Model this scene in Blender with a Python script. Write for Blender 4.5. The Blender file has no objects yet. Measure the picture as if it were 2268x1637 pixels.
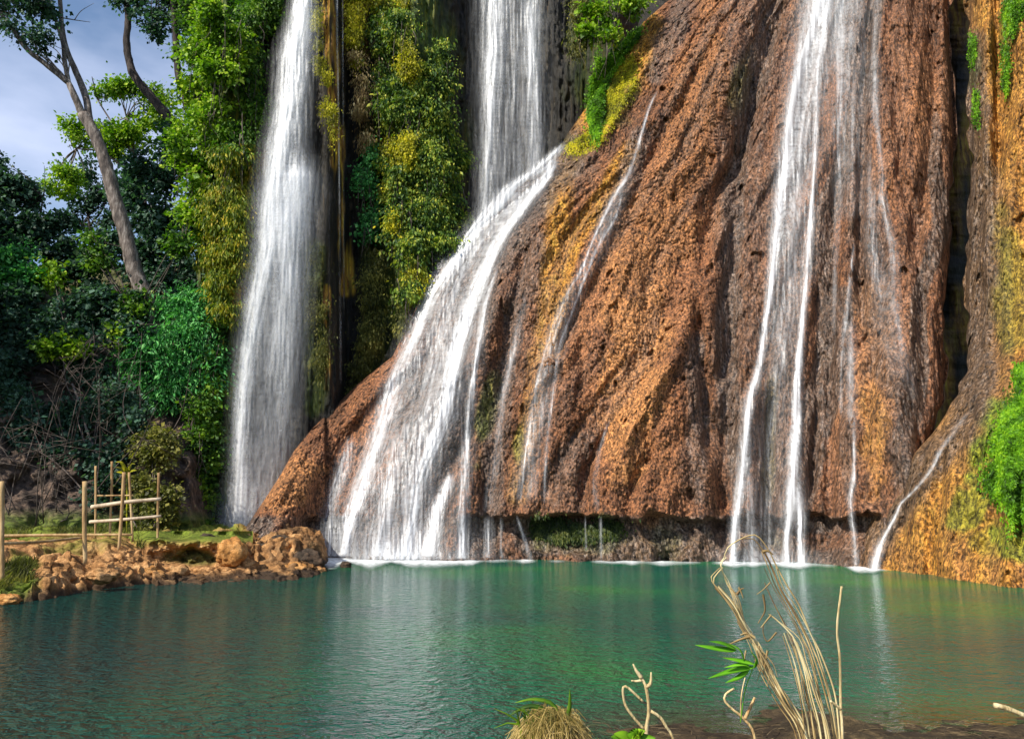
import bpy, math, random
import numpy as np
from mathutils import Vector
R = math.radians
rng = np.random.default_rng(7)
random.seed(7)
S = bpy.context.scene
COL = S.collection

# ---------------------------------------------------------------- camera, sky, sun, exposure
PITCH = R(10.0); CAMZ = 1.7; LENS = 28.0
cd = bpy.data.cameras.new("camera"); cam = bpy.data.objects.new("camera", cd); COL.objects.link(cam)
cam.location = (0, 0, CAMZ); cam.rotation_euler = (R(90) + PITCH, 0, 0)
cd.lens = LENS; cd.sensor_width = 36; cd.clip_end = 2000; cd.clip_start = 0.05
S.camera = cam
SUN_AZ_X, SUN_AZ_Y, SUN_EL = -0.74, -0.67, R(42)
sun_from = Vector((SUN_AZ_X, SUN_AZ_Y, 0)).normalized() * math.cos(SUN_EL) + Vector((0, 0, math.sin(SUN_EL)))
ld = bpy.data.lights.new("sun", 'SUN'); ld.energy = 4.6; ld.angle = R(0.5); ld.color = (1, 0.93, 0.80)
sun = bpy.data.objects.new("sun", ld); COL.objects.link(sun)
sun.rotation_euler = sun_from.to_track_quat('Z', 'Y').to_euler()
W = bpy.data.worlds.new("World"); S.world = W; W.use_nodes = True
nt = W.node_tree; nt.nodes.clear()
sky = nt.nodes.new("ShaderNodeTexSky"); sky.sky_type = 'NISHITA'; sky.sun_disc = False
sky.sun_elevation = SUN_EL; sky.sun_rotation = math.atan2(SUN_AZ_X, SUN_AZ_Y)
sky.air_density = 1.0; sky.dust_density = 0.6; sky.ozone_density = 2.0
bg = nt.nodes.new("ShaderNodeBackground"); bg.inputs[1].default_value = 0.12
wo = nt.nodes.new("ShaderNodeOutputWorld")
tc = nt.nodes.new("ShaderNodeTexCoord"); mp = nt.nodes.new("ShaderNodeMapping"); mp.inputs['Scale'].default_value = (1, 1, 2.2)
cn = nt.nodes.new("ShaderNodeTexNoise"); cn.inputs['Scale'].default_value = 2.6; cn.inputs['Detail'].default_value = 6
cr = nt.nodes.new("ShaderNodeValToRGB"); cr.color_ramp.elements[0].position = 0.46; cr.color_ramp.elements[1].position = 0.80
cr.color_ramp.elements[0].color = (0, 0, 0, 1); cr.color_ramp.elements[1].color = (1, 1, 1, 1)
mx = nt.nodes.new("ShaderNodeMixRGB"); mx.inputs[2].default_value = (5.6, 6.1, 7.8, 1)
nt.links.new(tc.outputs['Generated'], mp.inputs[0]); nt.links.new(mp.outputs[0], cn.inputs['Vector'])
nt.links.new(cn.outputs['Fac'], cr.inputs[0]); nt.links.new(cr.outputs[0], mx.inputs[0])
nt.links.new(sky.outputs[0], mx.inputs[1]); nt.links.new(mx.outputs[0], bg.inputs[0]); nt.links.new(bg.outputs[0], wo.inputs[0])
S.view_settings.view_transform = 'Standard'; S.view_settings.look = 'None'
S.view_settings.exposure = 0.50; S.view_settings.gamma = 1.0
S.render.engine = 'CYCLES'
S.cycles.transparent_max_bounces = 24; S.cycles.max_bounces = 8
S.cycles.use_denoising = True; S.cycles.sample_clamp_direct = 6; S.cycles.sample_clamp_indirect = 4

# ---------------------------------------------------------------- helpers
F = 2268 * LENS / 36.0; CX, CY = 1134.0, 818.5      # photo measured at 2268 x 1637
cp, sp = math.cos(PITCH), math.sin(PITCH)
def P(px, py, Y):
    "world point seen at (px,py) standing at world depth Y"
    px = np.asarray(px, float); py = np.asarray(py, float); Y = np.asarray(Y, float)
    x = (px - CX) / F; yu = -(py - CY) / F
    dy = cp - yu * sp; dz = sp + yu * cp
    k = Y / dy
    return np.stack(np.broadcast_arrays(x * k, Y, CAMZ + dz * k), -1)
def Ywater(py, z=0.0):
    yu = -(np.asarray(py, float) - CY) / F
    return (cp - yu * sp) * (z - CAMZ) / (sp + yu * cp)
def it(x, pts):
    a = np.array(pts, float); return np.interp(x, a[:, 0], a[:, 1])
def ss(x, a, b):
    t = np.clip((x - a) / (b - a), 0, 1); return t * t * (3 - 2 * t)

def _h(ix, iy, iz, seed):
    h = (ix.astype(np.int64) * 374761393 + iy.astype(np.int64) * 668265263 + iz.astype(np.int64) * 2147483647 + seed * 974634777) & 0xFFFFFFFF
    h = ((h ^ (h >> 13)) * 1274126177) & 0xFFFFFFFF
    h = ((h ^ (h >> 16)) * 2246822519) & 0xFFFFFFFF
    return ((h ^ (h >> 15)) & 0xFFFFFF) / float(0xFFFFFF)
def vn(x, y, z=0.0, seed=0):
    x, y, z = np.broadcast_arrays(np.asarray(x, float), np.asarray(y, float), np.asarray(z, float))
    ix, iy, iz = np.floor(x), np.floor(y), np.floor(z)
    fx, fy, fz = x - ix, y - iy, z - iz
    fx = fx * fx * (3 - 2 * fx); fy = fy * fy * (3 - 2 * fy); fz = fz * fz * (3 - 2 * fz)
    r = 0
    for dx in (0, 1):
        for dy in (0, 1):
            for dz in (0, 1):
                w = (fx if dx else 1 - fx) * (fy if dy else 1 - fy) * (fz if dz else 1 - fz)
                r = r + w * _h(ix + dx, iy + dy, iz + dz, seed)
    return r * 2 - 1
def fbm(x, y, z=0.0, o=4, seed=0, g=0.5):
    r = 0; a = 1; f = 1
    for k in range(o):
        r = r + a * vn(x * f, y * f, z * f, seed + k * 17); a *= g; f *= 2.03
    return r
def worley(x, y, z, seed=0):
    x, y, z = np.broadcast_arrays(np.asarray(x, float), np.asarray(y, float), np.asarray(z, float))
    ix, iy, iz = np.floor(x), np.floor(y), np.floor(z)
    best = np.full(x.shape, 9.0)
    for dx in (-1, 0, 1):
        for dy in (-1, 0, 1):
            for dz in (-1, 0, 1):
                cx, cy, cz = ix + dx, iy + dy, iz + dz
                jx = cx + _h(cx, cy, cz, seed); jy = cy + _h(cx, cy, cz, seed + 5); jz = cz + _h(cx, cy, cz, seed + 9)
                best = np.minimum(best, (x - jx) ** 2 + (y - jy) ** 2 + (z - jz) ** 2)
    return np.sqrt(best)

def mk(name, V, Fc, mat=None, parent=None, attrs=None, smooth=True, uv=None):
    V = np.asarray(V, np.float32).reshape(-1, 3); Fc = np.asarray(Fc, np.int32)
    me = bpy.data.meshes.new(name)
    n, k = Fc.shape
    me.vertices.add(len(V)); me.vertices.foreach_set("co", V.ravel())
    me.loops.add(n * k); me.loops.foreach_set("vertex_index", Fc.ravel())
    me.polygons.add(n); me.polygons.foreach_set("loop_start", np.arange(n, dtype=np.int32) * k)
    me.polygons.foreach_set("use_smooth", np.full(n, smooth, bool))
    if uv is not None:
        l = me.uv_layers.new(name="UVMap"); l.data.foreach_set("uv", np.asarray(uv, np.float32)[Fc.ravel()].ravel())
    for a, v in (attrs or {}).items():
        at = me.attributes.new(a, 'FLOAT', 'POINT'); at.data.foreach_set("value", np.asarray(v, np.float32).ravel())
    me.update(); me.validate()
    o = bpy.data.objects.new(name, me); COL.objects.link(o)
    if mat: me.materials.append(mat)
    if parent: o.parent = parent
    return o
def gridfaces(nr, nc, mask=None):
    i = np.arange(nr * nc).reshape(nr, nc)
    f = np.stack([i[:-1, :-1], i[1:, :-1], i[1:, 1:], i[:-1, 1:]], -1).reshape(-1, 4)
    if mask is not None:
        m = mask.reshape(nr, nc); q = m[:-1, :-1] | m[1:, :-1] | m[1:, 1:] | m[:-1, 1:]
        f = f[q.ravel()]
    return f
def tag(o, label=None, cat=None, group=None, kind=None):
    if label: o['label'] = label
    if cat: o['category'] = cat
    if group: o['group'] = group
    if kind: o['kind'] = kind
    return o
def empty(name, loc, label, cat, group=None):
    o = bpy.data.objects.new(name, None); COL.objects.link(o); o.location = [float(v) for v in loc]
    o.empty_display_size = 0.2
    return tag(o, label, cat, group)
def part(name, V, Fc, mat, root, **kw):
    V = np.asarray(V, float).reshape(-1, 3) - np.array(root.location)
    return mk(name, V, Fc, mat, root, **kw)
def smoothpath(pts, n):
    p = np.asarray(pts, float); m = len(p)
    if m < 3: t = np.linspace(0, m - 1, n); return np.stack([np.interp(t, range(m), p[:, k]) for k in range(p.shape[1])], -1)
    d = np.r_[0, np.cumsum(np.linalg.norm(np.diff(p[:, :3], axis=0), axis=1) + 1e-6)]
    q = np.vstack([2 * p[0] - p[1], p, 2 * p[-1] - p[-2]])
    out = []
    for s in np.linspace(0, d[-1], n):
        i = min(np.searchsorted(d, s, 'right') - 1, m - 2); u = (s - d[i]) / (d[i + 1] - d[i])
        a, b, c, e = q[i], q[i + 1], q[i + 2], q[i + 3]
        out.append(0.5 * (2 * b + (c - a) * u + (2 * a - 5 * b + 4 * c - e) * u * u + (3 * b - a - 3 * c + e) * u ** 3))
    return np.array(out)
class MB:
    def __init__(s): s.v = []; s.f = []; s.n = 0
    def add(s, V, Fc):
        V = np.asarray(V, float).reshape(-1, 3); s.v.append(V); s.f.append(np.asarray(Fc) + s.n); s.n += len(V)
    def tube(s, pts, r0, r1=None, seg=8, n=None, rough=0.0, seed=0):
        r1 = r0 if r1 is None else r1
        n = n or max(4, len(pts) * 4)
        p = smoothpath(pts, n); t = np.gradient(p, axis=0); t /= np.linalg.norm(t, axis=1)[:, None] + 1e-9
        up = np.array([0.13, 0.97, 0.2]); a = np.cross(t, up); a /= np.linalg.norm(a, axis=1)[:, None] + 1e-9; b = np.cross(t, a)
        th = np.linspace(0, 2 * math.pi, seg, endpoint=False)
        r = np.linspace(r0, r1, n)[:, None] * np.ones((1, seg))
        if rough: r = r * (1 + rough * vn(np.arange(n)[:, None] * 0.7, th[None] * 1.6, seed, seed))
        V = p[:, None] + r[..., None] * (np.cos(th)[None, :, None] * a[:, None] + np.sin(th)[None, :, None] * b[:, None])
        i = np.arange(n * seg).reshape(n, seg); j = np.roll(i, -1, 1)
        f = np.stack([i[:-1], j[:-1], j[1:], i[1:]], -1).reshape(-1, 4)
        V = V.reshape(-1, 3); c0, c1 = len(V), len(V) + 1
        V = np.vstack([V, p[0], p[-1]])
        e = [[c0, j[0, k], i[0, k], c0] for k in range(0)]
        caps = []
        for k in range(0, seg, 2):
            caps.append([c0, i[0, (k + 2) % seg], i[0, (k + 1) % seg], i[0, k]])
            caps.append([c1, i[-1, k], i[-1, (k + 1) % seg], i[-1, (k + 2) % seg]])
        s.add(V, np.vstack([f, np.array(caps)]))
    def ribbon(s, pts, w0, w1, n=None, fold=0.25, seed=0, nrm=None):
        n = n or max(5, len(pts) * 4); p = smoothpath(pts, n)
        t = np.gradient(p, axis=0); t /= np.linalg.norm(t, axis=1)[:, None] + 1e-9
        up = np.array(nrm if nrm is not None else [0.2, -0.95, 0.2]); a = np.cross(t, up); a /= np.linalg.norm(a, axis=1)[:, None] + 1e-9; b = np.cross(a, t)
        tt = np.linspace(0, 1, n); w = (w0 + (w1 - w0) * tt)[:, None]
        V = np.stack([p - a * w, p + b * w * fold, p + a * w, p - b * w * fold * 0.3], 1)
        i = np.arange(n * 4).reshape(n, 4); j = np.roll(i, -1, 1)
        s.add(V, np.stack([i[:-1], j[:-1], j[1:], i[1:]], -1).reshape(-1, 4))
    def blade(s, pts, w, n=8, nrm=(0.1, -0.8, 0.6)):
        "pointed leaf blade"
        p = smoothpath(pts, n); t = np.gradient(p, axis=0); t /= np.linalg.norm(t, axis=1)[:, None] + 1e-9
        a = np.cross(t, np.array(nrm)); a /= np.linalg.norm(a, axis=1)[:, None] + 1e-9; b = np.cross(a, t)
        tt = np.linspace(0, 1, n); ww = (w * np.sin(np.pi * tt ** 0.6) ** 0.8 + w * 0.04)[:, None]
        V = np.stack([p - a * ww, p - b * ww * 0.35, p + a * ww, p + b * ww * 0.02 - b * ww * 0.3], 1)
        i = np.arange(n * 4).reshape(n, 4); j = np.roll(i, -1, 1)
        s.add(V, np.stack([i[:-1], j[:-1], j[1:], i[1:]], -1).reshape(-1, 4))
    def build(s, name, mat, root, **kw): return part(name, np.vstack(s.v), np.vstack(s.f), mat, root, **kw)
    def solo(s, name, mat, **kw): return mk(name, np.vstack(s.v), np.vstack(s.f), mat, **kw)

# ---------------------------------------------------------------- materials
class NB:
    def __init__(s, name):
        s.m = bpy.data.materials.new(name); s.m.use_nodes = True; s.t = s.m.node_tree; s.t.nodes.clear()
        s.out = s.t.nodes.new("ShaderNodeOutputMaterial")
    def n(s, typ, **kw):
        x = s.t.nodes.new("ShaderNode" + typ)
        for k, v in kw.items(): setattr(x, k, v)
        return x
    def l(s, a, b): s.t.links.new(a, b)
    def set(s, sock, v):
        if hasattr(v, 'links'): s.l(v, sock)
        elif isinstance(v, (tuple, list)): sock.default_value = tuple(v) + ((1,) if len(v) == 3 and sock.type == 'RGBA' else ())
        else: sock.default_value = v
    def coord(s, scale=(1, 1, 1), rot=(0, 0, 0), kind='Object'):
        c = s.n("TexCoord"); m = s.n("Mapping"); m.inputs['Scale'].default_value = scale; m.inputs['Rotation'].default_value = rot
        s.l(c.outputs[kind], m.inputs[0]); return m.outputs[0]
    def noise(s, vec, scale, detail=4, rough=0.55, dist=0):
        x = s.n("TexNoise"); s.l(vec, x.inputs['Vector']); x.inputs['Scale'].default_value = scale
        x.inputs['Detail'].default_value = detail; x.inputs['Roughness'].default_value = rough; x.inputs['Distortion'].default_value = dist
        return x.outputs['Fac']
    def vor(s, vec, scale, feat='F1'):
        x = s.n("TexVoronoi"); x.feature = feat; s.l(vec, x.inputs['Vector']); x.inputs['Scale'].default_value = scale; return x.outputs['Distance']
    def ramp(s, fac, stops, interp='LINEAR'):
        x = s.n("ValToRGB"); x.color_ramp.interpolation = interp; e = x.color_ramp.elements
        while len(e) < len(stops): e.new(0.5)
        for q, (p, c) in zip(e, stops):
            q.position = p; q.color = (c, c, c, 1) if isinstance(c, (int, float)) else tuple(c) + (1,)
        s.l(fac, x.inputs[0]); return x.outputs[0]
    def mix(s, fac, a, b, mode='MIX'):
        x = s.n("MixRGB", blend_type=mode); s.set(x.inputs[0], fac); s.set(x.inputs[1], a); s.set(x.inputs[2], b); return x.outputs[0]
    def math(s, op, a, b=0.0, clamp=False):
        x = s.n("Math", operation=op, use_clamp=clamp); s.set(x.inputs[0], a); s.set(x.inputs[1], b); return x.outputs[0]
    def attr(s, name):
        x = s.n("Attribute"); x.attribute_name = name; return x.outputs['Fac']
    def bump(s, h, strength, dist, prev=None):
        x = s.n("Bump"); s.l(h, x.inputs['Height']); x.inputs['Strength'].default_value = strength; x.inputs['Distance'].default_value = dist
        if prev is not None: s.l(prev, x.inputs['Normal'])
        return x.outputs[0]
    def bsdf(s, col, rough=0.7, spec=0.3, nrm=None, link=True, **kw):
        x = s.n("BsdfPrincipled"); s.set(x.inputs['Base Color'], col); s.set(x.inputs['Roughness'], rough)
        x.inputs['Specular IOR Level'].default_value = spec
        for k, v in kw.items(): s.set(x.inputs[k], v)
        if nrm is not None: s.l(nrm, x.inputs['Normal'])
        if link: s.l(x.outputs[0], s.out.inputs[0])
        return x.outputs[0]

def travertine(name, base, light, dark, goldc=(0.46, 0.23, 0.035)):
    b = NB(name); v = b.coord(); vs = b.coord((1, 1, 0.35))
    n1 = b.noise(vs, 0.5, 5); n2 = b.noise(vs, 3.2, 6, 0.7); n3 = b.noise(v, 13, 4, 0.7)
    c = b.ramp(n1, [(0.32, dark), (0.5, base), (0.68, light)])
    c = b.mix(b.math('MULTIPLY', b.ramp(n2, [(0.35, 0), (0.65, 1)]), 0.5), c, light)
    c = b.mix(0.75, c, b.ramp(n3, [(0.35, (0.45, 0.42, 0.40)), (0.62, (1.25, 1.2, 1.15))]), 'MULTIPLY')
    gold = b.attr("gold"); moss = b.attr("moss"); wet = b.attr("wet"); pale = b.attr("pale")
    c = b.mix(pale, c, b.mix(b.ramp(n3, [(0.35, 0), (0.6, 1)]), (0.24, 0.105, 0.042), (0.52, 0.25, 0.088)))
    gr = b.ramp(n2, [(0.3, (0.26, 0.10, 0.015)), (0.55, goldc), (0.75, (0.52, 0.36, 0.06))])
    c = b.mix(gold, c, gr)
    mg = b.ramp(n2, [(0.3, (0.045, 0.10, 0.008)), (0.5, (0.10, 0.20, 0.012)), (0.7, (0.32, 0.34, 0.02))])
    c = b.mix(moss, c, mg)
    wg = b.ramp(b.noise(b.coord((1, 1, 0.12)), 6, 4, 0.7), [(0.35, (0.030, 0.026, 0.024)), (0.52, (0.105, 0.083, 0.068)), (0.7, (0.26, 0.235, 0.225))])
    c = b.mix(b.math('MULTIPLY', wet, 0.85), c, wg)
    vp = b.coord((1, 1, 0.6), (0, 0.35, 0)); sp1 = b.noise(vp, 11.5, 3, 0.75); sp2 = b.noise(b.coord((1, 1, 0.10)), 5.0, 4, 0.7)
    c = b.mix(0.9, c, b.ramp(sp1, [(0.40, (0.14, 0.13, 0.13)), (0.50, (0.85, 0.82, 0.80)), (0.62, (1.75, 1.65, 1.5))]), 'MULTIPLY')  # speckle painted in for the shaded pits the relief barely shows
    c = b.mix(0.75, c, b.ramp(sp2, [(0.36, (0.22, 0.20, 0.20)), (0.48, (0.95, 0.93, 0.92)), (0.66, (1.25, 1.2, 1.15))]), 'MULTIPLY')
    ro = b.math('SUBTRACT', 0.8, b.math('MULTIPLY', wet, 0.35))
    vo = b.vor(vs, 11)
    nr = b.bump(b.noise(v, 22, 5, 0.7), 0.6, 0.05, b.bump(vo, 0.7, 0.06))
    b.bsdf(c, ro, 0.35, nr)
    return b.m
M = {}
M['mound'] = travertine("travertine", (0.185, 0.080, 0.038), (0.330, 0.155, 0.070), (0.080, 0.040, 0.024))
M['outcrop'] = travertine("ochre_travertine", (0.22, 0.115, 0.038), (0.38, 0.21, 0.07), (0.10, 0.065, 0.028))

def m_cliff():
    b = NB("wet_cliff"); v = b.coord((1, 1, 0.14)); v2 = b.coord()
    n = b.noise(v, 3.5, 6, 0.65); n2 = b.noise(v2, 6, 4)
    c = b.ramp(n, [(0.36, (0.004, 0.004, 0.004)), (0.50, (0.014, 0.012, 0.010)), (0.6, (0.035, 0.028, 0.018)), (0.74, (0.12, 0.075, 0.035))])  # near-black stops carry the recess's shade on top of wet rock
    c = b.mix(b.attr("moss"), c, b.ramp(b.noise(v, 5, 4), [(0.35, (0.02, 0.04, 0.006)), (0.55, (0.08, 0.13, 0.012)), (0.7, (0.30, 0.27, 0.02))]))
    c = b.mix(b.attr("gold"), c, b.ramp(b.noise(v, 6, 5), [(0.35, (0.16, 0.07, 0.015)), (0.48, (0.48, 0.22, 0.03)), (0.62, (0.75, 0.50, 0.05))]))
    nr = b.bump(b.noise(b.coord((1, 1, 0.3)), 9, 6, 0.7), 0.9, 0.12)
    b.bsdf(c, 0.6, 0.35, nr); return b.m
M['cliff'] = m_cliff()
def m_soil(name, c0, c1, c2, sc=2.0):
    b = NB(name); v = b.coord()
    c = b.ramp(b.noise(v, sc, 6, 0.7), [(0.32, c0), (0.5, c1), (0.68, c2)])
    c = b.mix(0.6, c, b.ramp(b.noise(v, sc * 9, 3), [(0.35, 0.5), (0.65, 1.25)]), 'MULTIPLY')
    g = b.attr("moss"); c = b.mix(g, c, b.ramp(b.noise(v, 7, 4), [(0.35, (0.05, 0.09, 0.01)), (0.6, (0.16, 0.24, 0.02)), (0.75, (0.3, 0.32, 0.05))]))
    c = b.mix(b.attr("wet"), c, (0.05, 0.032, 0.02))
    b.bsdf(c, 0.85, 0.2, b.bump(b.noise(v, 14, 6, 0.7), 0.8, 0.08)); return b.m
M['hill'] = m_soil("hill_soil", (0.022, 0.017, 0.014), (0.085, 0.062, 0.050), (0.24, 0.16, 0.115), 2.2)
M['bank'] = m_soil("sandy_bank", (0.10, 0.052, 0.020), (0.40, 0.20, 0.075), (0.74, 0.43, 0.19), 2.2)
M['boulder'] = m_soil("orange_boulder", (0.22, 0.10, 0.03), (0.50, 0.23, 0.065), (0.72, 0.40, 0.16), 4)
M['darkrock'] = m_soil("dark_rock", (0.03, 0.025, 0.02), (0.07, 0.05, 0.035), (0.13, 0.08, 0.05), 3)
M['litter'] = m_soil("shore_litter", (0.018, 0.013, 0.008), (0.07, 0.05, 0.025), (0.22, 0.15, 0.07), 3)

def m_leaf(name, cols, trans=0.35, rough=0.55, big=0.7):
    b = NB(name); g = b.n("NewGeometry")
    v = b.coord()
    f = b.math('ADD', b.math('MULTIPLY', g.outputs['Random Per Island'], 0.5), b.math('MULTIPLY', b.ramp(b.noise(v, big * 1.6, 4, 0.7), [(0.41, 0), (0.59, 1)]), 0.5))
    k = len(cols); c = b.ramp(f, [(0.08 + 0.84 * i / (k - 1), cc) for i, cc in enumerate(cols)])
    p = b.bsdf(c, rough, 0.3, link=False)
    t = b.n("BsdfTranslucent"); b.l(b.mix(1.0, c, (1.0, 1.25, 0.5), 'MULTIPLY'), t.inputs[0])
    x = b.n("MixShader"); x.inputs[0].default_value = trans; b.l(p, x.inputs[1]); b.l(t.outputs[0], x.inputs[2]); b.l(x.outputs[0], b.out.inputs[0])
    return b.m
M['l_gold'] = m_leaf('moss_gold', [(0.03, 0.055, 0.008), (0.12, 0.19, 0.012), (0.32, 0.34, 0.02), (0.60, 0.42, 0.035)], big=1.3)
M['l_shade'] = m_leaf('shade_moss', [(0.008, 0.016, 0.004), (0.022, 0.042, 0.008), (0.06, 0.085, 0.014), (0.14, 0.15, 0.03)])  # darker olive copy with the undercut's shade put into its colour
M['l_lime'] = m_leaf('lime_leaf', [(0.10, 0.34, 0.01), (0.20, 0.55, 0.02), (0.34, 0.72, 0.04)], 0.4)
M['l_straw'] = m_leaf('straw_strands', [(0.20, 0.11, 0.045), (0.52, 0.36, 0.15), (0.76, 0.62, 0.32), (0.90, 0.82, 0.55)], 0.15)
M['l_clump'] = m_leaf('clump_strands', [(0.10, 0.10, 0.02), (0.34, 0.24, 0.06), (0.66, 0.48, 0.18), (0.86, 0.70, 0.36)], 0.2)
M['l_litter'] = m_leaf('litter_straw', [(0.03, 0.02, 0.01), (0.10, 0.065, 0.03), (0.30, 0.22, 0.11)], 0.1)
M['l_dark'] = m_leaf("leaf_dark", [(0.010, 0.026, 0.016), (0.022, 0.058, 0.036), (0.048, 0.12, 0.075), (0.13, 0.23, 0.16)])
M['l_mid'] = m_leaf("leaf_mid", [(0.016, 0.045, 0.010), (0.04, 0.11, 0.014), (0.10, 0.22, 0.015), (0.26, 0.40, 0.03)])
M['l_bright'] = m_leaf("leaf_bright", [(0.03, 0.08, 0.008), (0.10, 0.22, 0.010), (0.24, 0.40, 0.015), (0.48, 0.58, 0.05)])
M['l_yellow'] = m_leaf("leaf_yellow", [(0.06, 0.065, 0.008), (0.26, 0.26, 0.012), (0.55, 0.50, 0.02), (0.80, 0.66, 0.03)])
M['l_jade'] = m_leaf("leaf_jade", [(0.012, 0.05, 0.016), (0.035, 0.17, 0.04), (0.09, 0.38, 0.09), (0.26, 0.62, 0.18)], big=1.6)
M['l_moss'] = m_leaf("moss_green", [(0.025, 0.07, 0.004), (0.07, 0.19, 0.006), (0.15, 0.36, 0.01), (0.32, 0.54, 0.02)])
M['l_olive'] = m_leaf("leaf_olive", [(0.03, 0.035, 0.008), (0.09, 0.10, 0.02), (0.18, 0.18, 0.04), (0.34, 0.30, 0.06)])
M['l_mix'] = m_leaf("leaf_mixed", [(0.010, 0.032, 0.010), (0.05, 0.12, 0.02), (0.20, 0.30, 0.03), (0.60, 0.58, 0.08)], big=1.1)
M['l_dry'] = m_leaf("leaf_dry", [(0.10, 0.06, 0.025), (0.28, 0.18, 0.07), (0.48, 0.34, 0.15), (0.62, 0.50, 0.26)], 0.2)
def m_bark(name, c0, c1, c2, s=6):
    b = NB(name); v = b.coord((1, 1, 0.25))
    c = b.ramp(b.noise(v, s, 6, 0.7), [(0.35, c0), (0.5, c1), (0.68, c2)])
    b.bsdf(c, 0.8, 0.2, b.bump(b.noise(v, s * 2.5, 5), 0.7, 0.03)); return b.m
M['bark'] = m_bark("bark", (0.04, 0.034, 0.032), (0.13, 0.105, 0.092), (0.34, 0.30, 0.27))
M['bark_dark'] = m_bark("bark_dark", (0.012, 0.010, 0.010), (0.04, 0.03, 0.028), (0.10, 0.08, 0.07))
M['twig'] = m_bark("twig", (0.035, 0.027, 0.024), (0.09, 0.07, 0.06), (0.20, 0.16, 0.14))
M['bamboo'] = m_bark("bamboo_pole", (0.18, 0.10, 0.045), (0.40, 0.26, 0.12), (0.60, 0.45, 0.25), 3)
M['bamboo_pale'] = m_bark("bamboo_pale", (0.26, 0.20, 0.13), (0.48, 0.38, 0.27), (0.64, 0.54, 0.40), 3)
M['straw'] = m_bark("straw", (0.34, 0.19, 0.08), (0.66, 0.47, 0.22), (0.86, 0.74, 0.44), 18)
M['straw_pale'] = m_bark("straw_pale", (0.30, 0.21, 0.09), (0.54, 0.42, 0.21), (0.72, 0.62, 0.38), 22)

def m_fall():
    "falling water: white aerated strands, see-through between them"
    b = NB("falling_water"); uvm = b.n("UVMap"); m = b.n("Mapping"); m.inputs['Scale'].default_value = (1, 0.10, 1); b.l(uvm.outputs[0], m.inputs[0])
    m2 = b.n("Mapping"); m2.inputs['Scale'].default_value = (1, 0.45, 1); b.l(uvm.outputs[0], m2.inputs[0])
    d = b.attr("dens")
    s1 = b.noise(m.outputs[0], 9, 5, 0.65); s2 = b.noise(m2.outputs[0], 14, 4, 0.7)
    st = b.ramp(b.math('ADD', b.math('MULTIPLY', s1, 0.55), b.math('MULTIPLY', s2, 0.45)), [(0.38, 0.10), (0.60, 1.0)])
    # alpha: streaky at low density, closes up at high density
    a = b.math('MULTIPLY', d, b.math('ADD', st, b.math('MULTIPLY', d, 0.6)))
    a = b.math('MINIMUM', a, 0.97)
    df = b.n("BsdfDiffuse"); df.inputs[0].default_value = (0.93, 0.95, 0.99, 1)
    tl = b.n("BsdfTranslucent"); tl.inputs[0].default_value = (0.93, 0.95, 0.99, 1)
    mx = b.n("MixShader"); mx.inputs[0].default_value = 0.42; b.l(df.outputs[0], mx.inputs[1]); b.l(tl.outputs[0], mx.inputs[2])
    gl = b.n("BsdfGlossy"); gl.inputs['Roughness'].default_value = 0.35; gl.inputs[0].default_value = (0.9, 0.93, 1, 1)
    m3 = b.n("MixShader"); m3.inputs[0].default_value = 0.08; b.l(mx.outputs[0], m3.inputs[1]); b.l(gl.outputs[0], m3.inputs[2])
    nb = b.bump(b.math('ADD', s1, s2), 0.25, 0.04); b.l(nb, df.inputs['Normal']); b.l(nb, gl.inputs['Normal'])
    tr = b.n("BsdfTransparent"); x = b.n("MixShader"); b.l(a, x.inputs[0]); b.l(tr.outputs[0], x.inputs[1]); b.l(m3.outputs[0], x.inputs[2])
    b.l(x.outputs[0], b.out.inputs[0]); return b.m
M['fall'] = m_fall()
def m_foam():
    b = NB("foam"); v = b.coord()
    a = b.math('MULTIPLY', b.attr("dens"), b.ramp(b.noise(v, 5, 5, 0.7), [(0.35, 0.4), (0.6, 1.1)]), True)
    df = b.n("BsdfDiffuse"); df.inputs[0].default_value = (0.85, 0.9, 0.92, 1)
    tr = b.n("BsdfTransparent"); x = b.n("MixShader"); b.l(a, x.inputs[0]); b.l(tr.outputs[0], x.inputs[1]); b.l(df.outputs[0], x.inputs[2])
    b.l(x.outputs[0], b.out.inputs[0]); return b.m
M['foam'] = m_foam()
def m_water():
    b = NB("pool_water"); v = b.coord(); v2 = b.coord((0.75, 1.1, 1), (0, 0, 0.25))
    c = b.ramp(b.noise(v, 0.16, 3), [(0.35, (0.002, 0.080, 0.060)), (0.52, (0.004, 0.135, 0.064)), (0.68, (0.022, 0.210, 0.044))])
    c = b.mix(b.math('MULTIPLY', b.attr("shallow"), 0.8), c, (0.07, 0.055, 0.02))
    c = b.mix(b.attr("deep"), c, (0.012, 0.062, 0.066))  # slate sky reflection painted into the water on the left
    am = b.attr("chop")
    h = b.math('ADD', b.math('MULTIPLY', b.noise(v2, 5.6, 3, 0.6, 0.8), 1.0), b.math('MULTIPLY', b.noise(v2, 15.0, 3, 0.6, 0.6), 0.35))
    h = b.math('MULTIPLY', h, am)
    nr = b.bump(h, 1.0, 0.80)
    b.bsdf(c, 0.08, 0.5, nr, IOR=1.27); return b.m
M['water'] = m_water()

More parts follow.
